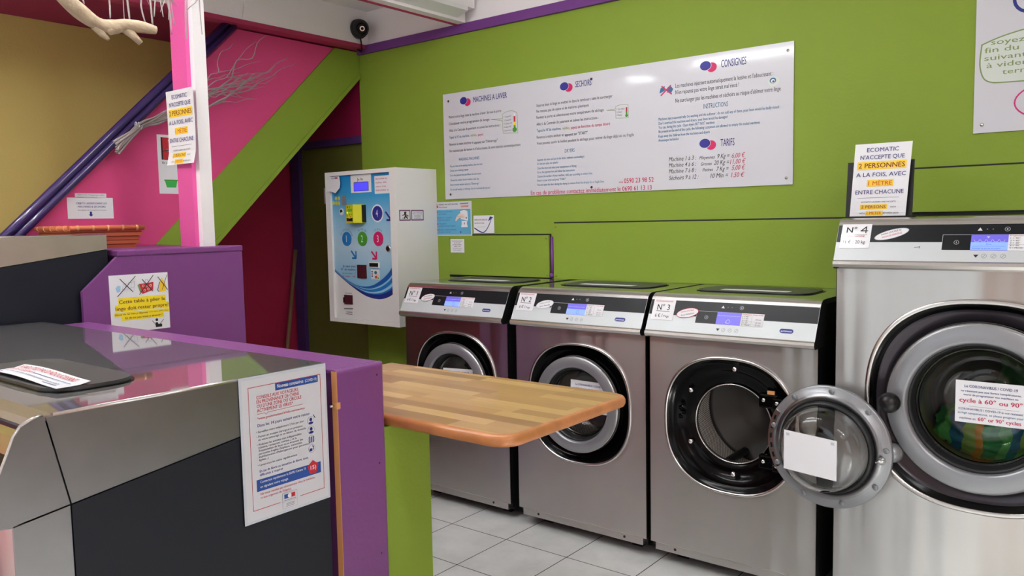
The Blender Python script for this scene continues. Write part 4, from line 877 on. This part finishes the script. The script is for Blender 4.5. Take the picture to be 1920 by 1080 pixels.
def notice(name, label, frame, fn, group=None):
    mb = MB(frame); fn(mb); return tag(mb.build(name), label, 'notice', group)
def onwall(u0, v0): return lambda u, v, n: Vector((u0+u, WY-.004-n, v0+v))
def card_help(m):
    m.sheet(.292, .197, .003, 'board_white'); m.rect(.006, .006, .284, .152, 'sign_blue', .0004)
    m.rect(.010, .163, .030, .178, 'leaf_red', .0005); m.text('CB', .011, .182, .006, 'black_ink', .018, bold=True); m.text('PAIEMENT PAR CARTE BANCAIRE', .036, .178, .0085, 'black_ink', .152, bold=True); m.text("Mode d'emploi", .036, .163, .0075, 'brown_ink', .068, bold=True)
    m.line([(.206, .183), (.268, .185)], .006, 'grey_ink'); m.line([(.213, .170), (.268, .171)], .003, 'orange_ink'); m.line([(.213, .165), (.266, .165)], .003, 'orange_ink')
    for j, (a, b_) in enumerate((('Sélectionnez votre machine', 'sur le clavier'), ('Insérez ou  ^  présentez', 'votre carte bancaire'), ('Votre paiement', "accepté et le ticket s'imprime"), ('En gardant ce paiement, téléchargez', 'le ticket sur le site'))):
        v = .135-j*.035; m.poly([(.012, v-.010), (.030, v-.010), (.030, v+.008), (.024, v+.008)], 'leaf_red', .0006); m.line([(.017, v-.006), (.026, v-.006), (.026, v+.001)], .002, 'soft_white', .0008)
        m.text(a, .036, v+.002, .0062, 'dark_blue', min(.135, .0042*len(a)), bold=True); m.text(b_, .036, v-.011, .0062, 'dark_blue', min(.13, .0044*len(b_)), bold=True)
    m.poly([(.208, .095), (.204, .142), (.235, .148), (.262, .142), (.266, .09), (.262, .085)], 'soft_white', .0006); m.line([(.208, .095), (.204, .142), (.235, .148), (.262, .142), (.266, .09)], .0014, 'grey_ink', .0008)
    m.poly([(.165, .088), (.178, .112), (.20, .128), (.23, .123), (.246, .11), (.235, .098), (.20, .102), (.185, .095), (.172, .083)], 'skin_print', .0009); m.line([(.18, .11), (.225, .113)], .0012, 'brown_ink', .001); m.line([(.19, .104), (.232, .107)], .0012, 'brown_ink', .001); m.rect(.247, .097, .254, .106, 'black_ink', .001)
    m.poly([(.215, .085), (.258, .085), (.255, .067), (.262, .048), (.21, .048), (.216, .067)], 'soft_white', .0009); m.rect(.234, .064, .239, .076, 'brown_ink', .0012); m.poly([(.203, .012), (.212, .020), (.203, .028)], 'dark_blue', .0008)
notice('wall_notice', 'blue and white card payment guide on the wall right of the payment box', onwall(-3.335, 1.354), card_help)
def arrow_note(m):
    m.sheet(.152, .1, .0006, 'paper'); m.text('MERCI DE LIRE LES', .008, .072, .0072, 'violet_frame', .094, bold=True); m.text('INSTRUCTIONS', .008, .053, .0072, 'violet_frame', .072, bold=True); m.text('Please read instructions', .028, .034, .0042, 'grey_ink', .062)
    L = [(.006+.125*t, .030-.028*math.sin(PI*min(t*1.0, .62)/.62*.5) + (0 if t < .45 else .075*((t-.45)/.55)**2.0)) for t in [j/20 for j in range(21)]]
    for i, (p, q) in enumerate(zip(L, L[1:])): m.line([p, q], .007-.002*abs(i-3)/10, 'dark_blue', .0006)
    m.poly([(.108, .066), (.123, .094), (.147, .088)], 'dark_blue', .0008)
notice('wall_notice', 'small white note with a curved dark blue arrow, just right of the card payment guide', onwall(-3.030, 1.367), arrow_note)
def tiny(m):
    m.sheet(.106, .078, .0006, 'paper')
    for j, (s, wd, c) in enumerate((('Toute la laverie est placée', .085, 'violet_frame'), ('en sécurité', .05, 'brown_ink'), ('par vidéo surveillance', .068, 'brown_ink'), ('24h / 24', .05, 'violet_frame'), ('This laundry is protected', .072, 'grey_ink'), ('by video surveillance', .06, 'grey_ink'))): m.text(s, .053, .064-j*.0105, .0055, c, wd, 'c', bold=j < 4)
notice('wall_notice', 'smallest square white note, below the card payment guide', lambda u, v, n: Vector((-3.199+u, WY-.018-n, 1.257+v)), tiny)
def two_persons(m, W, H):
    m.sheet(W, H, .0006, 'laminated', (8, 12)); q = lambda s: s*H
    def L(s, v, cap, c, wd, hl=None, bold=False, u=.5):
        if hl:
            a_, b_ = W*(u-wd/2-.025), W*(u+wd/2+.025)
            for i_ in range(12): m.rect(a_+(b_-a_)*i_/12, q(v)-q(cap)*.35, a_+(b_-a_)*(i_+1)/12, q(v)+q(cap)*1.35, hl, .0009)
        m.text(s, W*u, q(v), q(cap), c, W*wd, 'c', bold=bold, n=.0014)
    L('ECOMATIC', .885, .055, 'navy', .56); L("N'ACCEPTE QUE", .785, .055, 'navy', .78); L('2 PERSONNES', .665, .065, 'brown_ink', .82, 'amber_mark', True); L('A LA FOIS, AVEC', .545, .055, 'navy', .88); L('1 MÈTRE', .425, .055, 'orange_ink', .42, 'amber_mark', True); L('ENTRE CHACUNE', .305, .055, 'navy', .86)
    m.rect(W*.12, q(.252), W*.86, q(.2555), 'navy', .0009); L('ECOMATIC LAUNDRY ONLY ACCEPTS', .185, .02, 'ink', .62); L('2 PERSONS', .108, .040, 'brown_ink', .44, 'amber_mark', True, .42); m.text('WITH', W*.72, q(.112), q(.02), 'ink', W*.10, n=.0014); L('1 METER', .024, .036, 'orange_ink', .26, 'amber_mark', True, .44); m.text('WITH', W*.17, q(.03), q(.02), 'ink', W*.10, n=.0014); m.text('BETWEEN EACH', W*.60, q(.03), q(.02), 'ink', W*.27, n=.0014)
pf = lambda u, v, n: Vector((-3.402+u, 1.881-n-.0035-.018*max(0, (.05-v))/.05*.6+.004*math.sin(v*9), 1.703+v))
notice('post_notice', 'ECOMATIC two-persons notice stuck to the pink post', pf, lambda m: two_persons(m, .218, .318))
ds = thing('sign_stand', 'black stand on top of the tall washer holding the glossy ECOMATIC two-persons notice', 'sign', (-.78, 3.12, 1.418))
lean = lambda u, v, n: Vector((-.115+u, .0+v*.12-n, v))
mb = MB(lean); mb.sheet(.226, .204, .004, 'black_matte'); mb.fr = None; mb.box((-.115, -.05, 0), (.111, .06, .005), 'black_matte'); mb.build('stand', ds)
pw = lambda u, v, n: Vector((-.100+u, -.006+v*.10-n+.006*math.sin(u*16+1)*math.cos(v*7), .006+v)) 
mb = MB(lambda u, v, n: pw(u+.012*v/.26, v, n)); two_persons(mb, .192, .262); mb.build('notice_sheet', ds)
def conseils(m):
    m.sheet(.236, .329, .0012, 'plastic_sleeve'); m.rect(.006, .006, .230, .323, 'board_white', .0005); R_ = 'red_ink'
    m.line([(.022, .028), (.022, .305), (.218, .305), (.218, .028)], .0013, R_, .0009); m.line([(.022, .028), (.092, .028)], .0013, R_, .0009); m.line([(.148, .028), (.218, .028)], .0013, R_, .0009)
    m.rect(.092, .288, .211, .3045, 'gov_blue', .0009); m.text('Nouveau coronavirus', .097, .2932, .0085, 'soft_white', .072, bold=True, n=.0013); m.text('(COVID-19)', .174, .2932, .0065, 'soft_white', .033, n=.0013)
    for j, (s, wd) in enumerate((('CONSEILS AUX VOYAGEURS', .112), ('EN PROVENANCE DE CHINE', .114), ("OU D'UNE ZONE OÙ CIRCULE", .120), ('ACTIVEMENT LE VIRUS*', .096))): m.text(s, .042, .2765-j*.0098, .0075, R_, wd, bold=True, n=.001)
    m.line([(.042, .243), (.062, .243), (.065, .239), (.070, .243), (.165, .243)], .0008, R_, .0009); m.text('*www.gouvernement.fr/info-coronavirus', .042, .2305, .0052, R_, .128, bold=True, n=.001); m.text('Dans les 14 jours suivant votre retour', .042, .214, .0068, 'navy', .142, bold=True, n=.001)
    for s, v, wd in (('• Surveillez votre température 2 fois par jour', .2005, .128), ('• Portez un masque chirurgical en présence', .190, .124), ('de votre entourage et en dehors du domicile', .1825, .129), ('• Réduisez les activités non indispensables', .172, .120), ('(cinéma, restaurant, soirées...) et la', .165, .102), ('fréquentation de lieux où se trouvent des', .158, .120), ('personnes fragiles (hôpitaux, maternités,', .151, .118), ("établissements d'hébergement pour personnes", .144, .138), ('âgées...)', .137, .024), ('• Lavez-vous les mains régulièrement', .1255, .106)):
        m.text(s, .038 if s[0] == '•' else .042, v, .0048, 'ink', wd, n=.001)
    for j in range(4):
        v = .1995-j*.0225; m.ell(.186, v, .0098, .0098, 'navy', .0008); m.ell(.186, v, .0092, .0092, 'board_white', .001)
        if j < 2: m.ell(.186, v+.0025, .004, .0045, 'navy', .0012); m.ell(.186, v-.0055, .0065, .003, 'navy', .0012)
        elif j == 2:
            for q in (-.005, 0, .005): m.line([(.186+q, v-.006), (.186+q, v+.005)], .003, 'navy', .0012)
        else: m.rect(.179, v-.006, .187, v+.001, 'navy', .0012); m.line([(.188, v+.006), (.191, v+.004), (.191, v-.003)], .002, 'navy', .0012)
    m.line([(.194, .2115), (.198, .2045)], .002, 'ink', .0012)
    m.text('En cas de fièvre ou sensation de fièvre, toux,', .042, .111, .0055, 'navy', .133, bold=True, n=.001); m.text('difficultés à respirer', .042, .1025, .0055, 'navy', .062, bold=True, n=.001)
    m.rect(.033, .0687, .210, .0955, 'gov_blue', .0008); m.text('Contactez rapidement le', .042, .0865, .0055, 'soft_white', .075, n=.0012); m.text('SAMU Centre 15', .119, .0865, .0055, 'soft_white', .047, n=.0012, bold=True); m.text('en signalant votre voyage.', .042, .0755, .0055, 'soft_white', .075, n=.0012)
    m.poly([(.187+ (.0165 if j % 2 == 0 else .0135)*math.cos(PI/2+2*PI*j/10), .0865+(.0175 if j % 2 == 0 else .0145)*math.sin(PI/2+2*PI*j/10)) for j in range(10)], R_, .0012); m.text('15)', .1795, .082, .0095, 'soft_white', .016, n=.0016, bold=True)
    m.text('Ne vous rendez pas', .042, .0590, .0052, R_, .060, bold=True, n=.001); m.text('directement chez le médecin,', .104, .0590, .0052, R_, .088, n=.001); m.text("ni aux urgences de l'hôpital.", .042, .0505, .0052, R_, .082, n=.001)
    m.rect(.098, .010, .139, .036-.001+.012, 'grey_ink', .0013); m.rect(.0985, .0105, .1385, .0465, 'board_white', .0015); m.rect(.103, .033, .115, .043, 'gov_blue', .0017); m.rect(.1225, .033, .133, .043, R_, .0017); m.ell(.1175, .038, .005, .0048, 'soft_white', .0018); m.line([(.103, .029), (.134, .029)], .0014, 'grey_ink', .0018); m.line([(.098, .026), (.139, .026)], .0005, 'grey_ink', .0018)
    for q in (.021, .018, .0145): m.line([(.108, q), (.130, q)], .0012, 'grey_ink', .0018)
notice('travel_notice', 'laminated red-framed coronavirus advice for travellers taped to the low machine side', lambda u, v, n: Vector((-1.546+n+.0012, .984+u, .771+v)), conseils)
def cette_table(m):
    m.sheet(.24, .169+.06, .0006, 'paper'); o_ = .06
    for pts, wd in (([(.03, .085+o_), (.104, .160+o_)], .0026), ([(.043, .153+o_), (.092, .100+o_)], .0026), ([(.118, .087+o_), (.178, .160+o_)], .0026), ([(.132, .146+o_), (.174, .096+o_)], .0026), ([(.198, .152+o_), (.236, .098+o_)], .0026), ([(.214, .10+o_), (.236, .158+o_)], .002)): m.line(pts, wd, 'black_ink', .0016)
    m.poly([(.024, .118+o_), (.034, .128+o_), (.044, .125+o_), (.042, .105+o_), (.03, .10+o_)], 'sky_print', .0006); m.line([(.05, .11+o_), (.10, .118+o_), (.102, .14+o_), (.055, .13+o_)], .0014, 'light_grey', .0006, True)
    for q in range(4): m.line([(.06+q*.012, .103+o_), (.064+q*.012, .136+o_)], .001, 'light_grey', .0006)
    m.poly([(.112, .125+o_), (.122, .130+o_), (.128, .092+o_), (.120, .098+o_)], 'sage_ink', .0006); m.poly([(.120, .128+o_), (.178, .133+o_), (.176, .102+o_), (.130, .088+o_)], 'leaf_red', .0008)
    for u, v in ((.135, .12), (.150, .118), (.166, .12), (.140, .102), (.156, .106)): m.ell(u, v+o_, .005, .005, 'skin_print', .001, 12); m.ell(u, v+o_, .003, .003, 'leaf_red', .0012, 10)
    m.line([(.143, .133+o_), (.146, .144+o_), (.153, .145+o_), (.158, .134+o_)], .0012, 'grey_ink'); m.poly([(.200, .09+o_), (.228, .092+o_), (.232, .108+o_), (.222, .138+o_), (.208, .138+o_)], 'amber_mark', .0006); m.line([(.204, .13+o_), (.194, .10+o_), (.198, .092+o_)], .0025, 'ink', .0008); m.line([(.21, .14+o_), (.214, .146+o_), (.218, .14+o_)], .003, 'amber_mark', .0006)
    for u0, v0, u1, v1 in ((.032, .048, .226, .078), (.018, .024, .238, .050), (.014, .006, .238, .021), (.042, -.012, .215, .006)): m.rect(u0, v0+o_, u1, v1+o_, 'yellow_mark', .0005)
    m.text('Cette table à plier le', .034, .056+o_, .0135, 'brown_ink', .190, bold=True, n=.001); m.text('linge doit rester propre!', .020, .030+o_, .0135, 'brown_ink', .217, bold=True, n=.001); m.text('Merci de ne rien y déposer', .016, .010+o_, .0068, 'brown_ink', .135, bold=True, n=.001); m.text('(sacs, valises, paniers à linge)', .155, .0115+o_, .004, 'brown_ink', .08, n=.001); m.text('Et de ne pas vous y asseoir !', .056, -.006+o_, .0078, 'brown_ink', .152, bold=True, n=.001)
    m.ell(.184, .040-.002, .0055, .0062, 'black_ink'); m.poly([(.178, .008), (.178, .028), (.187, .028), (.190, .02), (.205, .02), (.205, .008)], 'black_ink'); m.line([(.165, .036), (.185, .010)], .002, 'black_ink', .0008); m.line([(.212, .036), (.188, .012)], .002, 'black_ink', .0008)
notice('folding_notice', 'white notice with yellow marked lines and crossed-out bags on the purple board', lambda u, v, n: Vector((-3.1692+n+.0008, 1.476+u*.998, 1.021+v)), cette_table)
STX = -3.96
def sw(y, z, x=STX): return lambda u, v, n: Vector((x+.0012+n, y+u, z+v))
def left_items(m):
    m.sheet(.212, .099, .0006, 'paper'); m.text('OBJETS LAISSES DANS LES', .04, .068, .0085, 'navy', .142, bold=True); m.text('MACHINES & SECHOIRS', .047, .052, .0085, 'navy', .128, bold=True); m.text('Belongings left in machines & dryers', .047, .038, .0048, 'ink', .132); m.poly([(.100, .033), (.110, .033), (.110, .019), (.1155, .019), (.105, .009), (.0945, .019), (.100, .019)], 'dark_blue')
notice('wall_notice', 'white card about forgotten belongings with a blue down arrow on the pink stair side', sw(1.675, 1.482), left_items)
def strip_note(m): m.sheet(.145, .022, .0005, 'paper'); m.text('Objets de valeur : Renseignements au 0690 61', .012, .0125, .005, 'ink', .124, bold=True); m.text('Informations laverie ouverte 7j/7', .012, .004, .004, 'grey_ink', .09)
notice('wall_notice', 'narrow paper strip just above the forgotten belongings card on the pink stair side', sw(1.712, 1.579), strip_note)
def video_note(m):
    m.sheet(.20, .298, .0006, 'paper'); m.rect(.020, .172, .185, .285, 'leaf_red', .0004); m.rect(.020, .172, .028, .285, 'black_ink', .0006); m.text('Site sous', .058, .262, .013, 'soft_white', .10, bold=True); m.text('CAMERA', .066, .194, .014, 'soft_white', .09, bold=True); m.text('SURVEILLANCE', .066, .176, .011, 'soft_white', .11, bold=True)
    m.poly([(.045, .225), (.13, .245), (.14, .225), (.06, .212)], 'grey_ink', .0008); m.line([(.03, .215), (.06, .222)], .004, 'ink', .0008); m.text('Et enregistrement', .022, .152, .010, 'ink', .14)
    for a in range(3): m.line([(.105+a*.012, .085+a*.01), (.112+a*.012, .115), (.13+a*.01, .12-a*.01), (.12+a*.012, .09)], .0015, 'ink')
    m.poly([(.030, .068), (.098, .068), (.090, .032), (.040, .032)], 'tub_green', .0005); m.line([(.028, .069), (.1, .069)], .006, 'green_btn', .0008)
notice('wall_notice', 'video surveillance sheet with a green tub picture on the pink wall, half behind the post', sw(2.126, 1.605), video_note)
notice('wall_notice', 'pale purple-grey plate with a letter P in the dark alcove left of the payment box', lambda u, v, n: Vector((-4.376+u, WY+.0188-n, 1.573+v)), lambda m: (m.sheet(.22, .105, .003, 'light_grey'), m.text('PRIVE', .022, .032, .04, 'black_ink', .17, bold=True)))
def covid(m, W=.2, H=.138):
    m.sheet(W, H, .0006, 'laminated', (6, 4)); T = lambda s, v, cap, c, wd, b=True: m.text(s, W*.5, H*v, H*cap, c, W*wd, 'c', bold=b, n=.0012)
    T('Le CORONAVIRUS / COVID-19', .84, .062, 'navy', .74); T('ne résistant pas aux fortes températures,', .735, .045, 'navy', .84); T('merci de programmer vos machines en', .645, .045, 'navy', .76); T('cycle à 60° ou 90°', .485, .10, 'crimson_ink', .88); m.rect(W*.2, H*.395, W*.9, H*.40, 'grey_ink', .0008)
    T('CORONAVIRUS / COVID-19 is not resistant', .30, .05, 'navy', .90, False); T('to high temperatures, so please program your', .205, .05, 'teal_ink', .92, False); m.text('machines on', W*.07, H*.08, H*.05, 'navy', W*.23, n=.0012); m.text('60° or 90° cycles', W*.33, H*.07, H*.085, 'crimson_ink', W*.60, n=.0012, bold=True)
CG = 'virus notices on the washer doors'
for lab, x, y, z, rot in (('white virus notice on the glass of the washer behind the table end', -2.017, 2.947, .585, -.01), ('white virus notice on the glass of the tall washer with the green laundry', -.489, 2.944, .748, 0), ('white virus notice on the washer under the payment box, mostly behind the table', -2.79, 2.947, .56, .05)):
    cr, sr = math.cos(rot), math.sin(rot)
    notice('door_notice', lab, (lambda x, y, z, cr, sr: lambda u, v, n: Vector((x+u*cr-v*sr, y-n, z+u*sr+v*cr)))(x, y, z, cr, sr), covid, CG)
notice('door_notice', 'blank white back of a notice seen through the open round door', lambda u, v, n: Vector((-.981+u*.975, 2.7335-n-(u-.09)*.07, .692+v*.98-.055*u-.138)), lambda m: (m.sheet(.187, .140, .0006, 'paper', (4, 3)), [m.rect(a, b_, a+.012, b_+.010, 'light_grey', .0006) for a, b_ in ((.008, .122), (.166, .122))]))

# ------------------------------------------------------------------ access panels, camera, basket, twigs, broom
AP = 'green access panels along the back wall'
def access(label, x0, x1, z0, z1, y=WY-.016):
    t = thing('access_panel', label, 'panel', (x0, WY, z0), AP); w_, h_ = x1-x0, z1-z0
    MB().bbox((0, y-WY, 0), (w_, -.003, h_), 'green_paint', .002).build('panel_board', t)
    MB().box((-.003, -.003, -.014), (w_+.006, -.0004, h_+.007), 'black_matte').build('gap_shade', t)  # black sheet stands in for the shade in the gap round the panel
    for u in (.016, w_-.016):
        for v in (.016, h_-.016): MB().lathe([(.007, y-WY), (.006, y-WY-.004), (.001, y-WY-.005)], 'green_paint', (u, v), 10).build('screw', t)
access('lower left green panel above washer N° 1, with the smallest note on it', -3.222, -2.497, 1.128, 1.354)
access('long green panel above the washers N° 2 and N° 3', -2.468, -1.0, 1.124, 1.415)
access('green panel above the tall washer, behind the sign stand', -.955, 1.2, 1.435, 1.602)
tag(MB().tube([(-2.482, WY-.006, 1.13), (-2.482, WY-.006, 1.345)], .009, 'trim_purple', 12).ball((-2.482, WY-.012, 1.143), .014, 'trim_purple').build('stud_pipe'), 'purple painted pipe with a knob in the gap between two green panels', 'pipe')
cam = thing('dome_camera', 'dark grey dome camera in the white corner above the stairs', 'camera', (-3.868, 3.40, 2.622))
dv = Vector((.8, -.5, -.25)).normalized()
MB().ball((.035, -.01, 0), .052, 'rubber', 28, (1, 1, 1)).build('dome', cam); MB().tube([(.0, .0, .0), (.035, -.01, 0)], [.06, .055], 'rubber', 24).build('base', cam)
q = Vector((.035, -.01, 0)); MB().tube([q+dv*.03, q+dv*.062, q+dv*.066], [.034, .033, .028], 'black_gloss', 22).build('lens_ring', cam); MB().tube([q+dv*.06, q+dv*.069], .015, 'chrome', 18).tube([q+dv*.061, q+dv*.0705], .009, 'black_gloss', 16).build('lens', cam)
MB().tube([(.02, .0, -.05), (.015, .012, -.085), (.0, .025, -.115), (-.03, .05, -.125), (-.045, .03, -.11)], .0045, 'black_matte', 8).build('cable', cam)

bk = thing('wicker_basket', 'orange-brown wicker basket on the purple ledge behind the tall machine', 'basket', (-3.70, 1.657, LZ))
def basket():
    mb = MB(); W0, D0, W1, D1, hh = .27, .13, .31, .16, .088
    for j in range(5):
        f0, f1 = j/5, (j+.82)/5; out = .006*(1 if j % 2 else 0)
        def ringp(f, o_): a, b_ = D0/1+(D1-D0)*f+o_, W0*.5+(W1-W0)*.5*f+o_; return [(-a/1, -b_), (a/1, -b_), (a/1, b_), (-a/1, b_)]
        A, B = ringp(f0, out), ringp(f1, out)
        mb.add([(p[0], p[1], hh*f0) for p in A]+[(p[0], p[1], hh*f1) for p in B], [(i, (i+1) % 4, 4+(i+1) % 4, 4+i) for i in range(4)], 'wicker')
        A2 = ringp(f1, out-.004); B2 = ringp((j+1)/5, out-.004); mb.add([(p[0], p[1], hh*f1) for p in A2]+[(p[0], p[1], hh*(j+1)/5) for p in B2], [(i, (i+1) % 4, 4+(i+1) % 4, 4+i) for i in range(4)], 'wicker_dark')
    mb.box((-D0, -W0/2, 0), (D0, W0/2, .006), 'wicker'); return mb
basket().build('basket_body', bk)
mb = MB(); a, b_ = .163, .158
for j in range(4):
    p, q = [((-a, -b_), (a, -b_)), ((a, -b_), (a, b_)), ((a, b_), (-a, b_)), ((-a, b_), (-a, -b_))][j]
    mb.tube([(p[0], p[1], .088), ((p[0]+q[0])/2, (p[1]+q[1])/2, .089), (q[0], q[1], .088)], .011, 'wicker', 10)
    for s in range(5):
        f = (s+.5)/5; c = Vector((p[0]+(q[0]-p[0])*f, p[1]+(q[1]-p[1])*f, .088)); d_ = Vector((q[0]-p[0], q[1]-p[1], 0)).normalized()*.005; mb.tube([c-d_, c+d_], .0125, 'raw_wood', 10)
mb.build('basket_rim', bk)

random.seed(11)
def wig(p, q, n, amp, ax=(0, 1, 1)):
    p, q = Vector(p), Vector(q); out = [p]
    for i in range(1, n): out.append(p.lerp(q, i/n)+Vector([random.uniform(-amp, amp)*a for a in ax]))
    return out+[q]
tb = thing('twig_bundle', 'bundle of bare twigs tied to the purple handrail and fanning over the pink wall', 'twigs', (-3.87, 1.95, 1.9))
TX_ = -3.862
tips = [((1.872, 1.790), (2.86, 2.37), .010), ((1.859, 1.84), (2.92, 2.345), .008), ((1.87, 1.80), (2.72, 2.47), .010), ((1.88, 1.785), (2.66, 2.43), .007), ((1.875, 1.81), (2.60, 2.255), .007), ((1.865, 1.83), (2.78, 2.32), .008), ((1.88, 1.80), (2.70, 2.24), .006), ((1.87, 1.815), (2.55, 2.12), .006), ((1.885, 1.79), (2.52, 2.40), .006)]
for i, (p, q, r0) in enumerate(tips):
    mid_ = Vector((TX_+random.uniform(-.004, .012), 1.99+random.uniform(-.012, .012), 1.925+random.uniform(-.012, .012)))
    m2_ = Vector((TX_+random.uniform(0, .02), 2.33+random.uniform(-.02, .02), 2.085+(i-4)*.012)); e_ = Vector((TX_+random.uniform(0, .02), q[0], q[1]))
    pts = [Vector((TX_+random.uniform(-.01, .015), p[0], p[1])), mid_]+wig(mid_, m2_, 4, .010)[1:]+wig(m2_, e_, 7, .020)[1:]
    mb = MB(); rr = [r0*.8*(1-.8*j/(len(pts)-1)) for j in range(len(pts))]; mb.tube(pts, rr, 'twig', 7, smooth=3)
    for k_ in range(2):
        b0 = pts[6+k_*2]; e2 = b0+Vector((random.uniform(0, .01), random.uniform(.16, .26), random.uniform(.0, .10))); w_ = wig(b0, e2, 5, .008); mb.tube(w_, [.0024*(1-.7*j/5) for j in range(6)], 'twig', 6, smooth=3)
    mb.build('twig', tb, world=True)
MB().tube([(TX_+.014*math.cos(a), 1.99+.0022*a-.02, 1.925+.017*math.sin(a)) for a in [j*.5 for j in range(26)]], .003, 'light_grey', 6).build('tie', tb, world=True)
db = thing('driftwood_branch', 'thick pale driftwood branch hanging below the ceiling at top left', 'branch', (-2.6, 1.25, 2.2))
def wp(px): return Vector(px)
trunk = [(-2.62, .83, 2.45), (-2.62, .95, 2.33), (-2.6, 1.055, 2.205), (-2.6, 1.105, 2.150), (-2.6, 1.17, 2.098), (-2.6, 1.225, 2.068), (-2.6, 1.27, 2.066), (-2.59, 1.31, 2.078), (-2.58, 1.355, 2.077), (-2.575, 1.40, 2.074)]
MB().tube(trunk, [.028, .024, .027, .021, .025, .020, .023, .018, .019, .013], 'driftwood', 18, smooth=4).tube([(-2.6, 1.30, 2.07), (-2.585, 1.325, 2.05), (-2.58, 1.35, 2.025)], [.014, .013, .009], 'driftwood', 10).tube([(-2.6, 1.215, 2.06), (-2.6, 1.24, 2.038), (-2.59, 1.252, 2.022)], [.013, .011, .005], 'driftwood', 10).tube([(-2.6, 1.25, 2.06), (-2.585, 1.262, 2.045)], [.016, .010], 'driftwood', 10).build('limb', db, world=True)
MB().tube([(-2.62, .83, 2.45), (-2.62, .85, 2.6), (-2.62, .85, CZ)], .002, 'light_grey', 6).build('cord', db, world=True)
MB().tube([(-2.6, 1.31, 2.08), (-2.6, 1.31, 2.4), (-2.6, 1.31, CZ)], .0012, 'light_grey', 6).build('cord', db, world=True)
ht = thing('twig_mobile', 'thin grey twigs dangling from the ceiling beside the driftwood and the post', 'twigs', (-2.74, 1.45, CZ))
MB().tube(wig((-2.74, 1.10, 2.47), (-2.74, 1.86, 2.55), 8, .012), .010, 'twig', 8).build('crossbar', ht, world=True)
for y in (1.18, 1.76): MB().tube([(-2.74, y, 2.47+(y-1.10)*.1), (-2.74, y, CZ)], .0015, 'light_grey', 6).build('cord', ht, world=True)
for y0_, y1_, z1_, r0 in ((1.254, 1.235, 2.149, .006), (1.302, 1.33, 2.126, .006), (1.323, 1.33, 2.194, .005), (1.37, 1.396, 2.131, .007), (1.433, 1.46, 2.136, .006), (1.449, 1.475, 2.128, .007), (1.475, 1.502, 2.157, .005), (1.507, 1.533, 2.104, .006), (1.523, 1.475, 2.155, .005), (1.533, 1.565, 2.149, .005), (1.549, 1.554, 2.166, .005), (1.602, 1.597, 2.102, .006), (1.628, 1.66, 2.128, .004)):
    p = Vector((-2.74+random.uniform(-.02, .03), y0_, 2.47+(y0_-1.10)*.107)); q = Vector((p.x+random.uniform(-.02, .02), y1_, z1_)); pts = wig(p, q, 6, .008)
    mb = MB().tube(pts, [r0*(1-.6*j/6) for j in range(7)], 'twig', 7, smooth=3)
    if random.random() < .5: mb.tube(wig(pts[4], pts[4]+Vector((0, random.uniform(.02, .06)*random.choice((-1, 1)), -.06)), 3, .004), [.003, .0025, .002, .001], 'twig', 6)
    mb.build('twig', ht, world=True)
mb = MB().tube(wig((-2.7, 1.83, 2.55), (-2.7, 1.81, 2.21), 5, .006), [.004, .004, .003, .003, .002, .001], 'twig_dark', 6)
mb.tube(wig((-2.7, 1.835, 2.52), (-2.7, 1.92, 2.30), 5, .01), [.004, .0035, .003, .003, .002, .0015], 'twig_dark', 6).tube([(-2.7, 1.90, 2.335), (-2.7, 1.965, 2.375)], [.002, .0012], 'twig_dark', 6).build('twig', ht, world=True)
br = thing('broom', 'wooden broom leaning in the dark red corner under the stairs', 'broom', (-4.6, 3.3, 0))
MB().tube([(-4.50, 3.16, .05), (-4.66, 3.462, 1.262)], .0125, 'broom_wood', 12).build('handle', br, world=True); MB().bbox((-4.60, 3.11, 0), (-4.40, 3.19, .07), 'wicker_dark', .01).build('brush', br, world=True)
bpy.data.objects.remove(_to); bpy.data.curves.remove(_tc)
